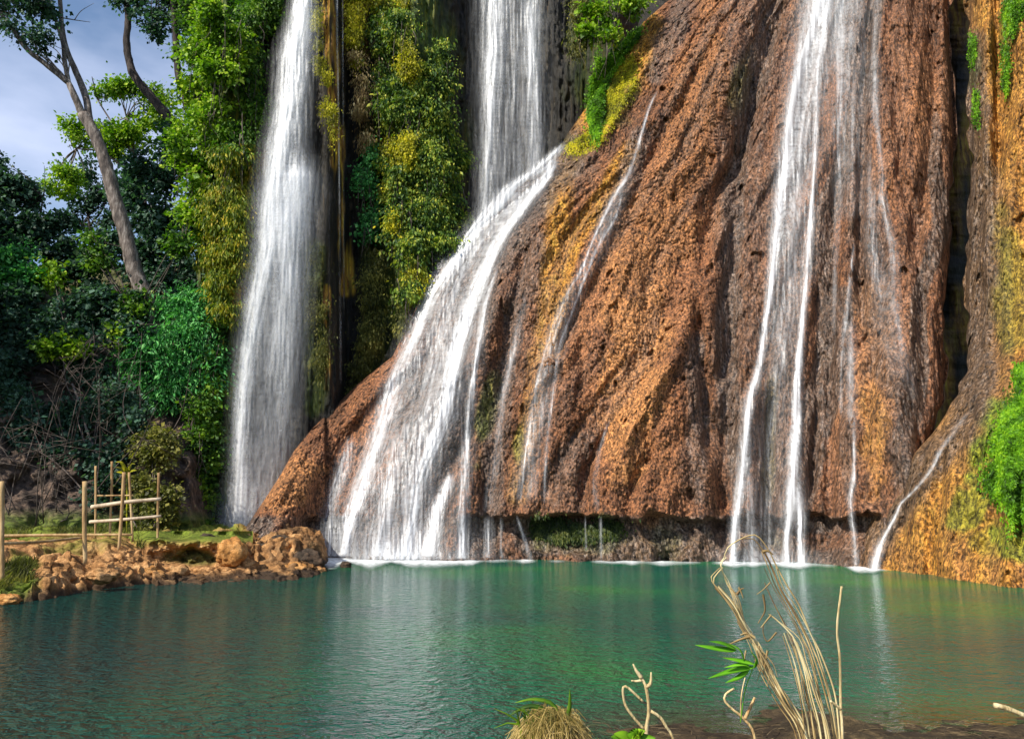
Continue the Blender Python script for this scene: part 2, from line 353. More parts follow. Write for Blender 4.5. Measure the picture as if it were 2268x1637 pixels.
# ---------------------------------------------------------------- mound of travertine
XL = [(-420, 1720), (-200, 1600), (0, 1482), (50, 1425), (110, 1385), (180, 1335), (250, 1290), (300, 1255), (333, 1238), (380, 1185), (450, 1092), (520, 1018), (600, 962),
      (700, 912), (790, 868), (850, 792), (900, 740), (950, 690), (1000, 650), (1050, 622), (1100, 590), (1150, 556), (1180, 536), (1210, 528), (1320, 515)]
XR = [(-420, 2060), (0, 2096), (300, 2112), (600, 2104), (900, 2086), (980, 2066), (1100, 2062), (1320, 2062)]
PW = [(500, 1232), (720, 1240), (1030, 1241), (1200, 1244), (1500, 1247), (1780, 1250), (1950, 1262), (2080, 1275), (2268, 1303), (2600, 1345)]
FOOT = [(500, 24.3), (620, 25.8), (720, 27.9)]
def base_y(px):
    y = Ywater(it(px, PW)); return np.where(px < 720, it(px, FOOT), y)
GROOVES = [  # (depth m, width px, [(px,py)...])
    (0.75, 26, [(1745, -300), (1715, 0), (1668, 180), (1640, 330), (1625, 520), (1612, 800), (1600, 1140)]),
    (0.55, 17, [(1600, 380), (1568, 520), (1545, 680), (1560, 860), (1572, 1000)]),
    (0.55, 18, [(1860, 330), (1842, 600), (1836, 900), (1840, 1250)]),
    (0.45, 16, [(2010, 420), (2040, 600), (2050, 900)]),
    (0.45, 22, [(1165, 560), (1130, 700), (1100, 900), (1075, 1150)]),
    (0.30, 12, [(1290, 640), (1262, 720), (1235, 790)]),
    (0.30, 14, [(1480, 260), (1415, 420), (1330, 600), (1240, 780)]),
    (0.35, 14, [(1350, 950), (1300, 1040), (1290, 1120)]),
    (0.35, 14, [(1420, 930), (1440, 1000), (1400, 1080), (1390, 1130)]),
    (0.6, 20, [(1705, 900), (1700, 1060), (1700, 1250)]),
    (0.6, 14, [(1925, 40), (1912, 300), (1905, 520), (1912, 760)]), (0.5, 15, [(2075, 60), (2066, 300), (2040, 520)]), (0.5, 13, [(1815, 650), (1808, 900), (1800, 1130)]), (0.45, 14, [(1975, 120), (1990, 300), (1998, 440)]),
    (0.35, 16, [(1960, 500), (1945, 700), (1930, 850), (1915, 1000)]),
]
BULGE = [(0.7, 1420, 800, 150, 330), (0.5, 1560, 180, 110, 260), (0.45, 2020, 330, 80, 230), (0.5, 1990, 1000, 70, 180), (0.45, 1780, 620, 60, 500), (0.35, 1000, 950, 90, 300), (0.4, 1240, 900, 70, 260)]
def mound_front(px, py): return mound_y(px, py, 0.0)
def mound_y(px, py, U=1.0):
    px = np.asarray(px, float); py = np.asarray(py, float)
    xl = it(py, XL); xr = it(py, XR); u = (px - xl) / (xr - xl)
    f = np.clip((it(px, PW) - py) / 1240.0, -0.05, 1.4)
    Y = base_y(px) + 7.0 * f
    q = np.clip((px - xl) / np.minimum(190, 0.4 * (xr - xl)), 0, 1); Y = Y + 2.3 * (1 - np.sqrt(np.clip(1 - (1 - q) ** 2, 0, 1)))
    q = np.clip((xr - px) / 200, 0, 1); Y = Y + 3.6 * (1 - np.sqrt(np.clip(1 - (1 - q) ** 2, 0, 1)))
    v = py / 1240.0
    warp = 0.02 * vn(u * 6, v * 3, 0, 77)
    Y = Y + 0.55 * vn((u + warp) * 11, v * 1.5, 0, 3) + 0.24 * vn((u + warp) * 31, v * 4.5, 0, 4) + 0.09 * vn((u + warp) * 75, v * 7, 0, 5)
    for d, w, pts in GROOVES:
        a = np.array(pts, float); gx = np.interp(py, a[:, 1], a[:, 0]); fade = ss(py, a[0, 1] - 60, a[0, 1] + 40) * (1 - ss(py, a[-1, 1] - 40, a[-1, 1] + 50))
        Y = Y + d * fade * np.exp(-((px - gx) / w) ** 2)
    for d, bx, by, rx, ry in BULGE:
        Y = Y - d * np.exp(-((px - bx) / rx) ** 2 - ((py - by) / ry) ** 2)
    # undercut above the pool
    lip = 1138 + 10 * vn(px * 0.02, 0, 0, 9) + 5 * vn(px * 0.09, 0, 0, 10)
    und = ss(py, lip - 2, lip + 9) * ss(px, 1015, 1045) * (1 - ss(px, 1925, 1960))
    und = U * np.maximum(und, 0.8 * ss(py, 1140, 1160) * ss(px, 650, 685) * (1 - ss(px, 735, 800)))
    Y = Y + und * 1.0 - und * ss(py, 1165, 1232) * (0.35 + 0.5 * vn(px * 0.025, py * 0.02, 0, 12))
    return Y

def masks(fn, px, py):
    return np.clip(fn(px, py), 0, 1)
def blob(px, py, cx, cy, rx, ry, ang=0.0, seed=1, e=0.5):
    c, s = math.cos(R(ang)), math.sin(R(ang)); dx, dy = px - cx, py - cy
    a = (dx * c + dy * s) / rx; b = (-dx * s + dy * c) / ry
    return ss(1.0 - np.sqrt(a * a + b * b) + e * 0.6 * fbm(px * 0.02, py * 0.02, 0, 3, seed), 0.0, 0.5)
def band(px, py, pts, w, seed=1, e=0.4):
    "soft band of half width w round a polyline"
    a = np.array(pts, float); d = np.full(np.shape(px), 1e9)
    for i in range(len(a) - 1):
        p, q = a[i], a[i + 1]; L = q - p; t = np.clip(((px - p[0]) * L[0] + (py - p[1]) * L[1]) / (L @ L), 0, 1)
        d = np.minimum(d, np.hypot(px - p[0] - t * L[0], py - p[1] - t * L[1]))
    return ss(1.0 - d / w + e * 0.6 * fbm(px * 0.025, py * 0.012, 0, 3, seed), 0, 0.6)

NR, NC = 740, 860
rows = np.linspace(-420, 1300, NR)
s_ = np.linspace(0, 1, NC); s_ = 0.75 * s_ + 0.25 * s_ ** 2
PYg = rows[:, None] * np.ones((1, NC)); xl = it(rows, XL)[:, None]; xr = it(rows, XR)[:, None]
PXg = xl + (xr - xl) * s_[None]
PXg = PXg + s_[None] ** 10 * (12 * vn(PYg * 0.010, 0, 0, 14) + 7 * vn(PYg * 0.035, 0, 0, 15))
Yg = mound_y(PXg, PYg)
def popcorn(px, py, Y, amp=1.0, streak=None):
    "knobbly travertine relief; drawn out downwards where streak is 1"
    w = P(px, py, Y); x, y, z = w[..., 0], w[..., 1], w[..., 2]
    st = np.zeros_like(x) if streak is None else streak
    def both(f): return f(1.0) * (1 - st) + f(0.28) * st
    wx = x + 0.10 * vn(x * 3, y * 3, z * 3, 31) + 0.22 * z * (1 - st)
    b1 = both(lambda k: worley(wx * 3.6, y * 3.0, z * 2.3 * k, 21)); b2 = both(lambda k: worley(wx * 8.5, y * 6, z * 6.5 * k, 22))
    b3 = both(lambda k: worley(wx * 16, y * 9, z * 12 * k, 23))
    n = fbm(x * 1.5, y * 1.4, z * 0.7, 4, 41)
    d = 0.09 * (b1 - 0.5) + 0.10 * (b2 ** 1.4 - 0.4) + 0.085 * (b3 ** 1.4 - 0.4) + 0.22 * n
    pit = ss(vn(x * 2.1, y * 2, z * 1.3, 61) + 0.6 * vn(x * 5, y * 5, z * 3, 62), 0.75, 1.15)
    return amp * (d + 0.22 * pit)
Yg = Yg + popcorn(PXg, PYg, Yg, 1.0, ss(PXg - 60 * vn(PYg * 0.006, PXg * 0.01, 0, 19), 1540, 1680) * 0.85)
Yg[:, 0] = np.maximum(Yg[:, 0], Yg[:, 1]) + 2.5
Yg[:, -1] = Yg[:, -2] + 2.5
wet = np.maximum.reduce([
    0.9 * band(PXg, PYg, [(1740, -300), (1700, 60), (1650, 260), (1625, 450), (1610, 750), (1640, 1100)], 42, 1), 0.55 * band(PXg, PYg, [(1740, -300), (1690, 60), (1650, 300), (1645, 800), (1650, 1000)], 95, 41),
    0.8 * band(PXg, PYg, [(1840, -300), (1800, 100), (1745, 400), (1730, 800), (1695, 1200)], 62, 2),
    0.7 * band(PXg, PYg, [(1930, -200), (1900, 100), (1900, 400), (1935, 640), (1985, 850)], 70, 3),
    0.9 * band(PXg, PYg, [(1240, 340), (1110, 480), (1000, 720), (940, 1000), (880, 1240)], 105, 4),
    0.7 * band(PXg, PYg, [(1190, 520), (1140, 720), (1105, 920), (1085, 1150)], 38, 5),
    0.75 * band(PXg, PYg, [(1420, 300), (1385, 400), (1330, 510)], 34, 6),
    0.5 * band(PXg, PYg, [(1270, 650), (1200, 850), (1150, 1100)], 40, 7),
    0.6 * band(PXg, PYg, [(1290, 980), (1225, 1100)], 45, 8),
    0.7 * band(PXg, PYg, [(1540, 760), (1550, 1100)], 30, 9),
    0.75 * band(PXg, PYg, [(1870, 650), (1880, 1100)], 24, 10),
    0.7 * band(PXg, PYg, [(1530, -60), (1500, 60), (1450, 160)], 40, 11),
    0.34 * ss(PXg, 1590, 1700) * (0.6 + 0.6 * vn(PXg * 0.03, PYg * 0.004, 0, 44)), (0.95 - 0.5 * ss(vn(PXg * 0.016, PYg * 0.02, 0, 48), 0.1, 0.6)) * ss(PYg, 1138, 1150)])  # last term paints the undercut's shade below the lip
Ug = (PXg - xl) / (xr - xl); wet = np.maximum(wet, 0.85 * ss(vn(Ug * 26 + 0.6 * vn(Ug * 5, PYg * 0.006, 0, 46), PYg * 0.0022, 0, 45), 0.10, 0.50) * (0.40 + 0.65 * ss(PXg, 1480, 1850)) * ss(PXg - it(PYg, XL), 60, 140))
gold = np.maximum.reduce([band(PXg, PYg, [(1430, 60), (1340, 240), (1255, 330)], 60, 12), 0.9 * band(PXg, PYg, [(1240, 380), (1230, 620), (1215, 760)], 42, 13),
    0.95 * band(PXg, PYg, [(1400, 330), (1290, 500), (1225, 700)], 26, 14), 0.5 * band(PXg, PYg, [(1190, 780), (1150, 1100)], 30, 15),
    0.5 * blob(PXg, PYg, 1420, 1210, 260, 35, 0, 16), 0.4 * blob(PXg, PYg, 1935, 950, 40, 170, 0, 17)])
moss = np.maximum.reduce([0.8 * blob(PXg, PYg, 1280, 1190, 120, 50, 0, 18), 0.6 * blob(PXg, PYg, 1480, 1195, 60, 40, 0, 58), 0.5 * blob(PXg, PYg, 1700, 1195, 60, 40, 0, 59), 0.55 * blob(PXg, PYg, 1075, 920, 26, 110, 12, 19), 0.5 * blob(PXg, PYg, 1350, 210, 60, 110, 25, 20),
    0.35 * blob(PXg, PYg, 1640, 180, 30, 110, 18, 21), 0.5 * blob(PXg, PYg, 1150, 990, 22, 60, 0, 22), 0.4 * blob(PXg, PYg, 1705, 980, 20, 160, 3, 23), 0.5 * blob(PXg, PYg, 1240, 320, 50, 30, 0, 24)])
pale = np.maximum.reduce([0.9 * blob(PXg, PYg, 1400, 830, 95, 330, 4, 25), 0.6 * blob(PXg, PYg, 640, 1060, 70, 130, 30, 26, 0.8), 0.35 * blob(PXg, PYg, 1540, 240, 70, 330, 12, 27), 0.5 * blob(PXg, PYg, 1440, 560, 100, 200, 15, 28), 0.5 * blob(PXg, PYg, 1940, 820, 50, 300, 0, 29)])
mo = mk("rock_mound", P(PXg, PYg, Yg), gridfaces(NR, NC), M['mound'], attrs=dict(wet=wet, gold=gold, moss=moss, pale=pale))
tag(mo, kind='structure')

# ---------------------------------------------------------------- right outcrop
XL2 = [(-420, 2150), (0, 2148), (300, 2152), (600, 2140), (820, 2140), (900, 2108), (960, 2065), (1010, 2018), (1060, 1985), (1120, 1945), (1180, 1912), (1230, 1888), (1270, 1872), (1340, 1850)]
def out_y(px, py):
    px = np.asarray(px, float); py = np.asarray(py, float)
    xl = it(py, XL2); pw = it(px, PW)
    f = np.clip((pw - py) / 1250.0, -0.05, 1.4)
    Y = Ywater(pw) + 5.0 * f + 2.4 * ss(f, 0.25, 0.5)
    q = np.clip((px - xl) / 90, 0, 1); Y = Y + 1.8 * (1 - np.sqrt(np.clip(1 - (1 - q) ** 2, 0, 1)))
    Y = Y - 0.5 * np.exp(-((px - 2235) / 75) ** 2 - ((py - 1010) / 130) ** 2)
    up = 1 - ss(py, 300, 650)
    Y = Y + up * 0.8 * np.exp(-((px - 2212) / 15) ** 2) - 0.45 * np.exp(-((px - 2180) / 26) ** 2) * up
    Y = Y + 0.3 * vn(px * 0.03, py * 0.004, 0, 81) + 0.14 * vn(px * 0.07, py * 0.012, 0, 82)
    return Y
NR2, NC2 = 520, 260
rows = np.linspace(-420, 1345, NR2); PY2 = rows[:, None] * np.ones((1, NC2)); xl = it(rows, XL2)[:, None]
s_ = np.linspace(0, 1, NC2); PX2 = xl + (2560 - xl) * (0.5 * s_ + 0.5 * s_ ** 2)[None]
PX2 = PX2 + (1 - s_[None]) ** 14 * (10 * vn(PY2 * 0.011, 0, 0, 16) + 7 * vn(PY2 * 0.04, 0, 0, 17)) * (1 - ss(PY2, 850, 950))
Y2 = out_y(PX2, PY2); Y2 = Y2 + popcorn(PX2, PY2, Y2, 0.9)
Y2[:, 0] = Y2[:, 1] + 3
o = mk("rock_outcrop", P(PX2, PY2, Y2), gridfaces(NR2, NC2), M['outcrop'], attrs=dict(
    wet=np.maximum.reduce([0.75 * band(PX2, PY2, [(2150, 560), (2170, 800), (2120, 960), (2000, 1100), (1920, 1240)], 50, 1), 0.85 * band(PX2, PY2, [(2145, 100), (2165, 400), (2160, 900)], 62, 2)]),  # second band: crevice shade painted on the outcrop's left edge
    gold=np.maximum.reduce([0.7 * (1 - ss(PY2, 300, 520)) * ss(PX2, 2150, 2170), ss(PY2, 960, 1060) * ss(PX2 - (2140 - (PY2 - 960) * 0.75), -20, 50) * 0.75 * (0.75 + 0.5 * vn(PX2 * 0.03, PY2 * 0.012, 0, 18)), 0.6 * band(PX2, PY2, [(2268, 300), (2262, 900)], 30, 3)]),
    moss=np.maximum.reduce([0.6 * blob(PX2, PY2, 2150, 1120, 60, 90, 20, 10, 0.9), 0.7 * blob(PX2, PY2, 2240, 1190, 60, 60, 0, 11, 0.9), 0.85 * blob(PX2, PY2, 2245, 1000, 110, 170, 0, 5), 0.6 * blob(PX2, PY2, 2150, 130, 24, 60, 0, 6), 0.6 * blob(PX2, PY2, 2230, 60, 30, 80, 0, 7), 0.35 * blob(PX2, PY2, 2230, 640, 60, 200, 0, 8), 0.4 * blob(PX2, PY2, 2200, 1200, 60, 60, 0, 9)]),
    pale=0.5 * ss(PY2, 1180, 1240)))
tag(o, kind='structure')

# ---------------------------------------------------------------- back cliff
def cliff_y(px, py):
    px = np.asarray(px, float); py = np.asarray(py, float)
    Y = it(px, [(300, 33.5), (430, 32.0), (520, 31.2), (600, 32.2), (700, 32.6), (730, 31.6), (775, 33.5), (850, 33.6), (900, 33.0), (1000, 34.6), (1060, 37.0), (1220, 37.5), (1300, 36.6), (2000, 36), (2500, 34)])
    Y = Y - 1.2 * (py - 600) / 1000.0
    Y = Y + 0.55 * vn(px * 0.022, py * 0.0022, 0, 91) + 0.28 * vn(px * 0.06, py * 0.005, 0, 92) + 0.14 * vn(px * 0.16, py * 0.012, 0, 93)
    return Y
NR3, NC3 = 420, 620
PX3, PY3 = np.meshgrid(np.r_[np.linspace(436, 1300, 560), np.linspace(1320, 2500, 60)], np.linspace(-500, 1262, NR3))
Y3 = cliff_y(PX3, PY3); w = P(PX3, PY3, Y3)
Y3 = Y3 + 0.2 * fbm(w[..., 0] * 1.6, w[..., 1], w[..., 2] * 0.5, 4, 95) + 0.16 * worley(w[..., 0] * 3.5, w[..., 1] * 3, w[..., 2] * 1.4, 96) + 0.12 * worley(w[..., 0] * 8, w[..., 1] * 5, w[..., 2] * 4, 97) + 0.06 * fbm(w[..., 0] * 6, w[..., 1] * 6, w[..., 2] * 5, 3, 98)
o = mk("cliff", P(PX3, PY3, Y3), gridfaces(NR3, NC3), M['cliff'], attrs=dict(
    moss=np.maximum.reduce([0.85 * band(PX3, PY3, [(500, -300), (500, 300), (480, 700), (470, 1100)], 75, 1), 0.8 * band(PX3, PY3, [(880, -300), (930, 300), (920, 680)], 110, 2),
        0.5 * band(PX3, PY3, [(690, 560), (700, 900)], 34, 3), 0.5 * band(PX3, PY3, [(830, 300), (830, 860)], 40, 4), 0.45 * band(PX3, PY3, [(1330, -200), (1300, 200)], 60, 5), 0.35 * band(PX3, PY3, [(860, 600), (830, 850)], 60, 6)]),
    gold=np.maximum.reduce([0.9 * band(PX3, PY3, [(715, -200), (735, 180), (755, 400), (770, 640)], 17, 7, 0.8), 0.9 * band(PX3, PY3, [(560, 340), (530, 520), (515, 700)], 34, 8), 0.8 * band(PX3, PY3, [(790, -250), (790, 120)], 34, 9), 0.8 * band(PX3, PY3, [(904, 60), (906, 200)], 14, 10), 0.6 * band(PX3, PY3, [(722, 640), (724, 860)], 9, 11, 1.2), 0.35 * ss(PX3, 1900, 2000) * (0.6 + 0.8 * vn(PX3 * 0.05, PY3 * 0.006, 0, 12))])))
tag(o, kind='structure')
_g = o.data.attributes['gold'].data; _v = np.zeros(len(_g), np.float32); _g.foreach_get('value', _v)
_v *= ss(vn(PX3 * 0.22, PY3 * 0.012, 0, 141) + 0.6 * vn(PX3 * 0.08, PY3 * 0.02, 0, 142), -0.55, 0.35).ravel().astype(np.float32); _g.foreach_set('value', _v)

# ---------------------------------------------------------------- hillside left
def hill_y(px, py):
    return it(py, [(300, 47), (520, 42), (700, 36), (850, 31.5), (1000, 28.5), (1150, 26.6), (1230, 26.0)]) + 0.7 * vn(px * 0.01, py * 0.012, 0, 101) + 0.35 * vn(px * 0.035, py * 0.04, 0, 102) + it(px, [(-400, -4), (200, -0.5), (420, 0.5), (480, 5), (640, 12)])
PX4, PY4 = np.meshgrid(np.linspace(-500, 640, 300), np.linspace(590, 1235, 240))
Y4 = hill_y(PX4, PY4); w = P(PX4, PY4, Y4); Y4 = Y4 + 0.35 * fbm(w[..., 0] * 1.5, w[..., 1] * 1.5, w[..., 2] * 1.5, 4, 103) + 0.12 * worley(w[..., 0] * 4, w[..., 1] * 4, w[..., 2] * 4, 104)
o = mk("hillside", P(PX4, PY4, Y4), gridfaces(240, 300), M['hill'], attrs=dict(moss=0.6 * ss(PY4, 1120, 1160) + 0.25 * (1 - ss(PY4, 600, 900)), wet=0 * PX4))
tag(o, kind='structure')
# far ridge behind everything so the ground reaches past the hill
# ---------------------------------------------------------------- bank (left shore)
SH = [(-500, 1455), (-200, 1390), (0, 1341), (60, 1330), (130, 1320), (250, 1305), (330, 1297), (400, 1293), (470, 1292), (560, 1286), (640, 1283), (700, 1277), (722, 1268), (760, 1262)]
PXs = np.linspace(-500, 760, 560); Ts = np.r_[np.linspace(-0.9, 4, 200), np.linspace(4.05, 17, 160)]
PX5, T5 = np.meshgrid(PXs, Ts)
shp = it(PX5, SH) + 4 * vn(PX5 * 0.03, 0, 0, 111) + 2.5 * vn(PX5 * 0.1, 0, 0, 112)
Y5 = Ywater(shp) + T5; X5 = (PX5 - CX) / F * Y5 / 1.027
def bank_h(d): return it(d, [(-0.9, -0.4), (0, 0), (0.5, 0.12), (1.2, 0.32), (2.2, 0.56), (4.5, 0.80), (8.5, 1.0), (17, 1.15)])
edge = 1 - ss(PX5 + 6 * vn(Y5 * 1.5, 0, 0, 113), 700, 738)
rocky = 1 - 0.7 * ss(T5, 2.2, 3.6) * (1 - ss(PX5, 470, 540))
lowf = ss(PX5, 320, 380) * (1 - ss(T5, 2.2, 3.2)); lowf = np.maximum(lowf, 1.5 * np.exp(-((PX5 - 425) / 70) ** 4) * (1 - ss(T5, 3.8, 4.8)) * ss(T5, 0.5, 1.2))
Z5 = bank_h(T5) * (1 - 0.55 * lowf) * edge - 0.5 * (1 - edge)
big = fbm(X5 * 1.5, Y5 * 1.0, 0, 3, 116); k5 = ss(T5, -0.4, 0.6) * edge
Z5 = Z5 + 0.20 * big * k5 * (1 - 0.6 * lowf)
wl = 0.40 - worley(X5 * 2.3, Y5 * 2.3, Z5 * 3.2, 114) ** 2; wl2 = 0.35 - worley(X5 * 5.0, Y5 * 5.0, Z5 * 6, 115) ** 2
Z5 = Z5 + rocky * (1 - 0.35 * lowf) * k5 * (0.17 * wl + 0.13 * wl2) + 0.03 * fbm(X5 * 7, Y5 * 7, 0, 3, 117)
Y5 = Y5 - rocky * k5 * (0.22 * wl + 0.10 * wl2); X5 = X5 + rocky * k5 * 0.10 * vn(X5 * 5, Y5 * 5, Z5 * 7, 118)
o = mk("bank", np.stack([X5, Y5, Z5], -1), gridfaces(*PX5.shape), M['bank'], attrs=dict(
    moss=np.clip(np.maximum.reduce([0.9 * ss(T5, 5.0, 7.5) * (1 - ss(PX5, 500, 560)), 0.9 * blob(PX5, T5 * 40, 30, 50, 75, 70, 0, 3), 0.5 * blob(PX5, T5 * 30, 200, 120, 120, 40, 0, 4)]), 0, 1),
    wet=0.9 * (1 - ss(Z5 + 0.06 * vn(X5 * 4, Y5 * 4, 0, 119), 0.05, 0.22)) + 0.55 * ss(PX5, 545, 590) * ss(vn(X5 * 2.2, Y5 * 2.2, Z5 * 2, 129), -0.4, 0.2)))
tag(o, kind='structure')

# ---------------------------------------------------------------- near shore under the camera
Xn, Yn = np.meshgrid(np.linspace(-14, 16, 420), np.linspace(-6, 8.2, 330))
shore = 7.25 + 0.35 * vn(Xn * 0.8, 0, 0, 121) + 0.15 * vn(Xn * 3, 0, 0, 122) - 2.6 * (1 - ss(Xn, -0.6, 1.4))
dd = shore - Yn
Zn = np.where(dd > 0, 0.07 * np.clip(dd, 0, 9), 0.25 * np.clip(dd, -2, 0)) + 0.035 * fbm(Xn * 3, Yn * 3, 0, 4, 123) + 0.02 * vn(Xn * 11, Yn * 11, 0, 124) - 0.02
Zn = np.minimum(Zn, 0.45)
o = mk("near_bank", np.stack([Xn, Yn, Zn], -1), gridfaces(*Xn.shape), M['litter'], attrs=dict(moss=0 * Xn, wet=0.5 * (1 - ss(Zn, 0, 0.08))))
tag(o, kind='structure')

# ---------------------------------------------------------------- pool water and bed
gx = np.linspace(-70, 70, 240); gy = np.linspace(-30, 60, 240)
Xw, Yw = np.meshgrid(gx, gy)
o = mk("pool_water", np.stack([Xw, Yw, 0 * Xw], -1), gridfaces(*Xw.shape), M['water'], attrs=dict(
    shallow=np.maximum(0.9 * ss(-Yw, -8.0, -6.9) * ss(Xw, -0.5, 1.5), 0.5 * ss(Xw, 8, 12) * ss(-np.abs(Yw - 20.5), -2.5, -0.5)),
    deep=0.85 * (1 - ss(Xw + 0.25 * Yw + 1.2 * vn(Xw * .3, Yw * .3, 0, 151), -2.5, 2.0)),
    chop=0.75 + 1.25 * (1 - ss(Xw, -6, -1)) - 0.45 * ss(Yw, 12, 24)))
tag(o, kind='structure')
gz = np.meshgrid(np.linspace(-400, 400, 30), np.linspace(-200, 600, 30))
o = mk("ground", np.stack([gz[0], gz[1], -1.2 + 0 * gz[0]], -1), gridfaces(30, 30), M['hill'], attrs=dict(moss=0.5 + 0 * gz[0], wet=0 * gz[0])); tag(o, kind='structure')

# ---------------------------------------------------------------- waterfalls
def strands_mesh(name, surf, strands, x0, x1, y0, y1, label, step=1.9, ystep=3.0, off=0.12, relief=0.16, layers=1, gap=0.35, mod=0.5, ws=0.8, am=1.0, seed=0, sfreq=0.16, clip=None, group='waterfalls coming down the cliff'):
    V = []; Fs = []; D = []; U = []; n = 0
    xs = np.arange(x0, x1, step); ys = np.arange(y0, y1, ystep); px, py = np.meshgrid(xs, ys)
    for L in range(layers):
        dens = np.zeros_like(px); vv = np.zeros_like(px) ; shift = np.zeros_like(px); wsum = np.zeros_like(px) + 1e-6
        for k, (amp, pts) in enumerate(strands):
            a = np.array([tuple(q) + (1.0,) * (4 - len(q)) for q in pts], float)      # px, py, halfwidth (, local amp)
            a = smoothpath(a, max(12, len(a) * 8)); a = a[np.argsort(a[:, 1])]
            cx = np.interp(py, a[:, 1], a[:, 0]); hw = np.maximum(np.interp(py, a[:, 1], a[:, 2]) * ws, 1.0) * (1 + 0.12 * L); la = np.interp(py, a[:, 1], a[:, 3])
            inr = ss(py, a[0, 1] - 1, a[0, 1] + 26) * ((py <= a[-1, 1]) if a[-1, 1] > 1150 else 1 - ss(py, a[-1, 1] - 30, a[-1, 1]))
            t = (px - cx) / hw
            lab = np.clip(t, -3, 3)
            g = np.exp(-np.abs(t) ** 1.6) * amp * am * la * inr
            loc = 1 + mod * fbm(t * np.maximum(1.5, hw.mean() * sfreq) + k * 7.3, py * 0.011 + L * 3.1, 0, 3, seed + k * 3 + L * 11)
            g = g * np.clip(loc, 0.05, 2)
            dens = 1 - (1 - dens) * (1 - np.clip(g, 0, 1)); shift += g * cx; wsum += g
        dens = np.clip(dens, 0, 1)
        if clip is not None: dens = dens * clip(px, py)
        Y = surf(px, py)
        Yo = Y - off - relief * dens - L * gap + 0.04 * vn(px * 0.25, py * 0.02, L, seed + 5)
        w = P(px, py, Yo)
        U.append(np.stack([w[..., 0] - 0.0 + L * 3.7 - (shift / wsum - CX) / F * 26 * 0.9, w[..., 2]], -1).reshape(-1, 2))
        V.append(w.reshape(-1, 3)); D.append(dens.ravel() * (1.0 if layers == 1 else (0.85, 0.65, 0.5)[L])); Fs.append(gridfaces(*px.shape, mask=dens > 0.02) + n); n += px.size
    V = np.vstack(V); Fs = np.vstack(Fs); D = np.concatenate(D); U = np.vstack(U)
    used = np.unique(Fs); re = np.zeros(len(V), np.int64); re[used] = np.arange(len(used))
    o = mk(name, V[used], re[Fs], M['fall'], attrs=dict(dens=D[used]), uv=U[used])
    o.visible_shadow = True
    return tag(o, label, 'waterfall', group)

blur = {}
def smooth_surf(fn, r=14):
    def g(px, py):
        return (fn(px, py) + fn(px - r, py) + fn(px + r, py) + fn(px, py - r) + fn(px, py + r)) / 5 - 0.03
    return g
f1 = lambda px, py: 30.4 + 0.9 * ss(-py, -380, 100) + 0.0004 * np.abs(px - it(py, [(0, 675), (546, 615), (1170, 545)])) ** 1.35
strands_mesh("waterfall", f1, [
    (0.95, [(690, -300, 20), (672, 0, 22), (655, 110, 30), (642, 220, 28), (622, 330, 30), (604, 440, 30), (592, 560, 30), (566, 690, 26), (548, 810, 22), (534, 950, 19), (530, 1080, 22), (524, 1180, 30)]),
    (0.5, [(688, -300, 14, .7), (680, 0, 16, .7), (672, 120, 20, .6), (664, 240, 22, .5), (660, 340, 26, .6), (654, 420, 38), (645, 560, 38, 0.95), (640, 690, 36, 0.8), (632, 820, 36, 0.6), (622, 960, 34, 0.5), (600, 1080, 38, 0.45), (580, 1180, 38, 0.4)]),
    (0.75, [(668, 350, 14, 0.3), (655, 400, 26, 1), (640, 480, 26, .9), (632, 560, 20, .7), (620, 700, 22, .4), (606, 850, 26, .3)]),
    (0.95, [(672, 366, 8, .2), (656, 392, 30, 1), (645, 430, 36, 1), (638, 490, 34, .8), (628, 570, 28, .4)]),
    (0.28, [(665, 330, 36, .3), (655, 400, 46, .8), (640, 520, 52, .8), (620, 700, 52, .8), (592, 900, 54, .8), (565, 1080, 54, .9), (548, 1190, 56, .9)]),
    (0.5, [(560, 1060, 50, 0), (548, 1120, 56, .6), (540, 1190, 62, 1)]),
], 440, 760, -300, 1190, "tall white plunging fall left of the cliff, widest and leftmost of all the falls", layers=3, gap=0.3, seed=11, mod=0.4, ws=0.68)
f2 = lambda px, py: 34.0 - 0.6 * (py + 300) / 760 + 0.0005 * np.abs(px - 1135) ** 1.3
strands_mesh("waterfall", f2, [
    (0.85, [(1105, -300, 24), (1096, 0, 24), (1093, 130, 22), (1086, 267, 19, .8), (1083, 367, 18, .75), (1078, 440, 18, .7), (1074, 500, 20, .5)]),
    (0.8, [(1182, -300, 18), (1180, 0, 18), (1179, 130, 17), (1183, 267, 18, .75), (1186, 340, 18, .65), (1182, 420, 18, .5)]),
    (0.30, [(1138, -300, 60), (1138, 0, 60), (1138, 250, 58), (1136, 400, 56), (1130, 500, 54)]),
], 1030, 1250, -300, 500, "straight double-stranded fall behind the mound, dropping onto its left shoulder", layers=2, gap=0.4, seed=23, mod=0.6, am=0.85)
ms = smooth_surf(mound_front)
def casc(px, py):
    xl = it(py, XL); return np.minimum(ms(np.maximum(px, xl + 14), py), 33.2) + 0.0
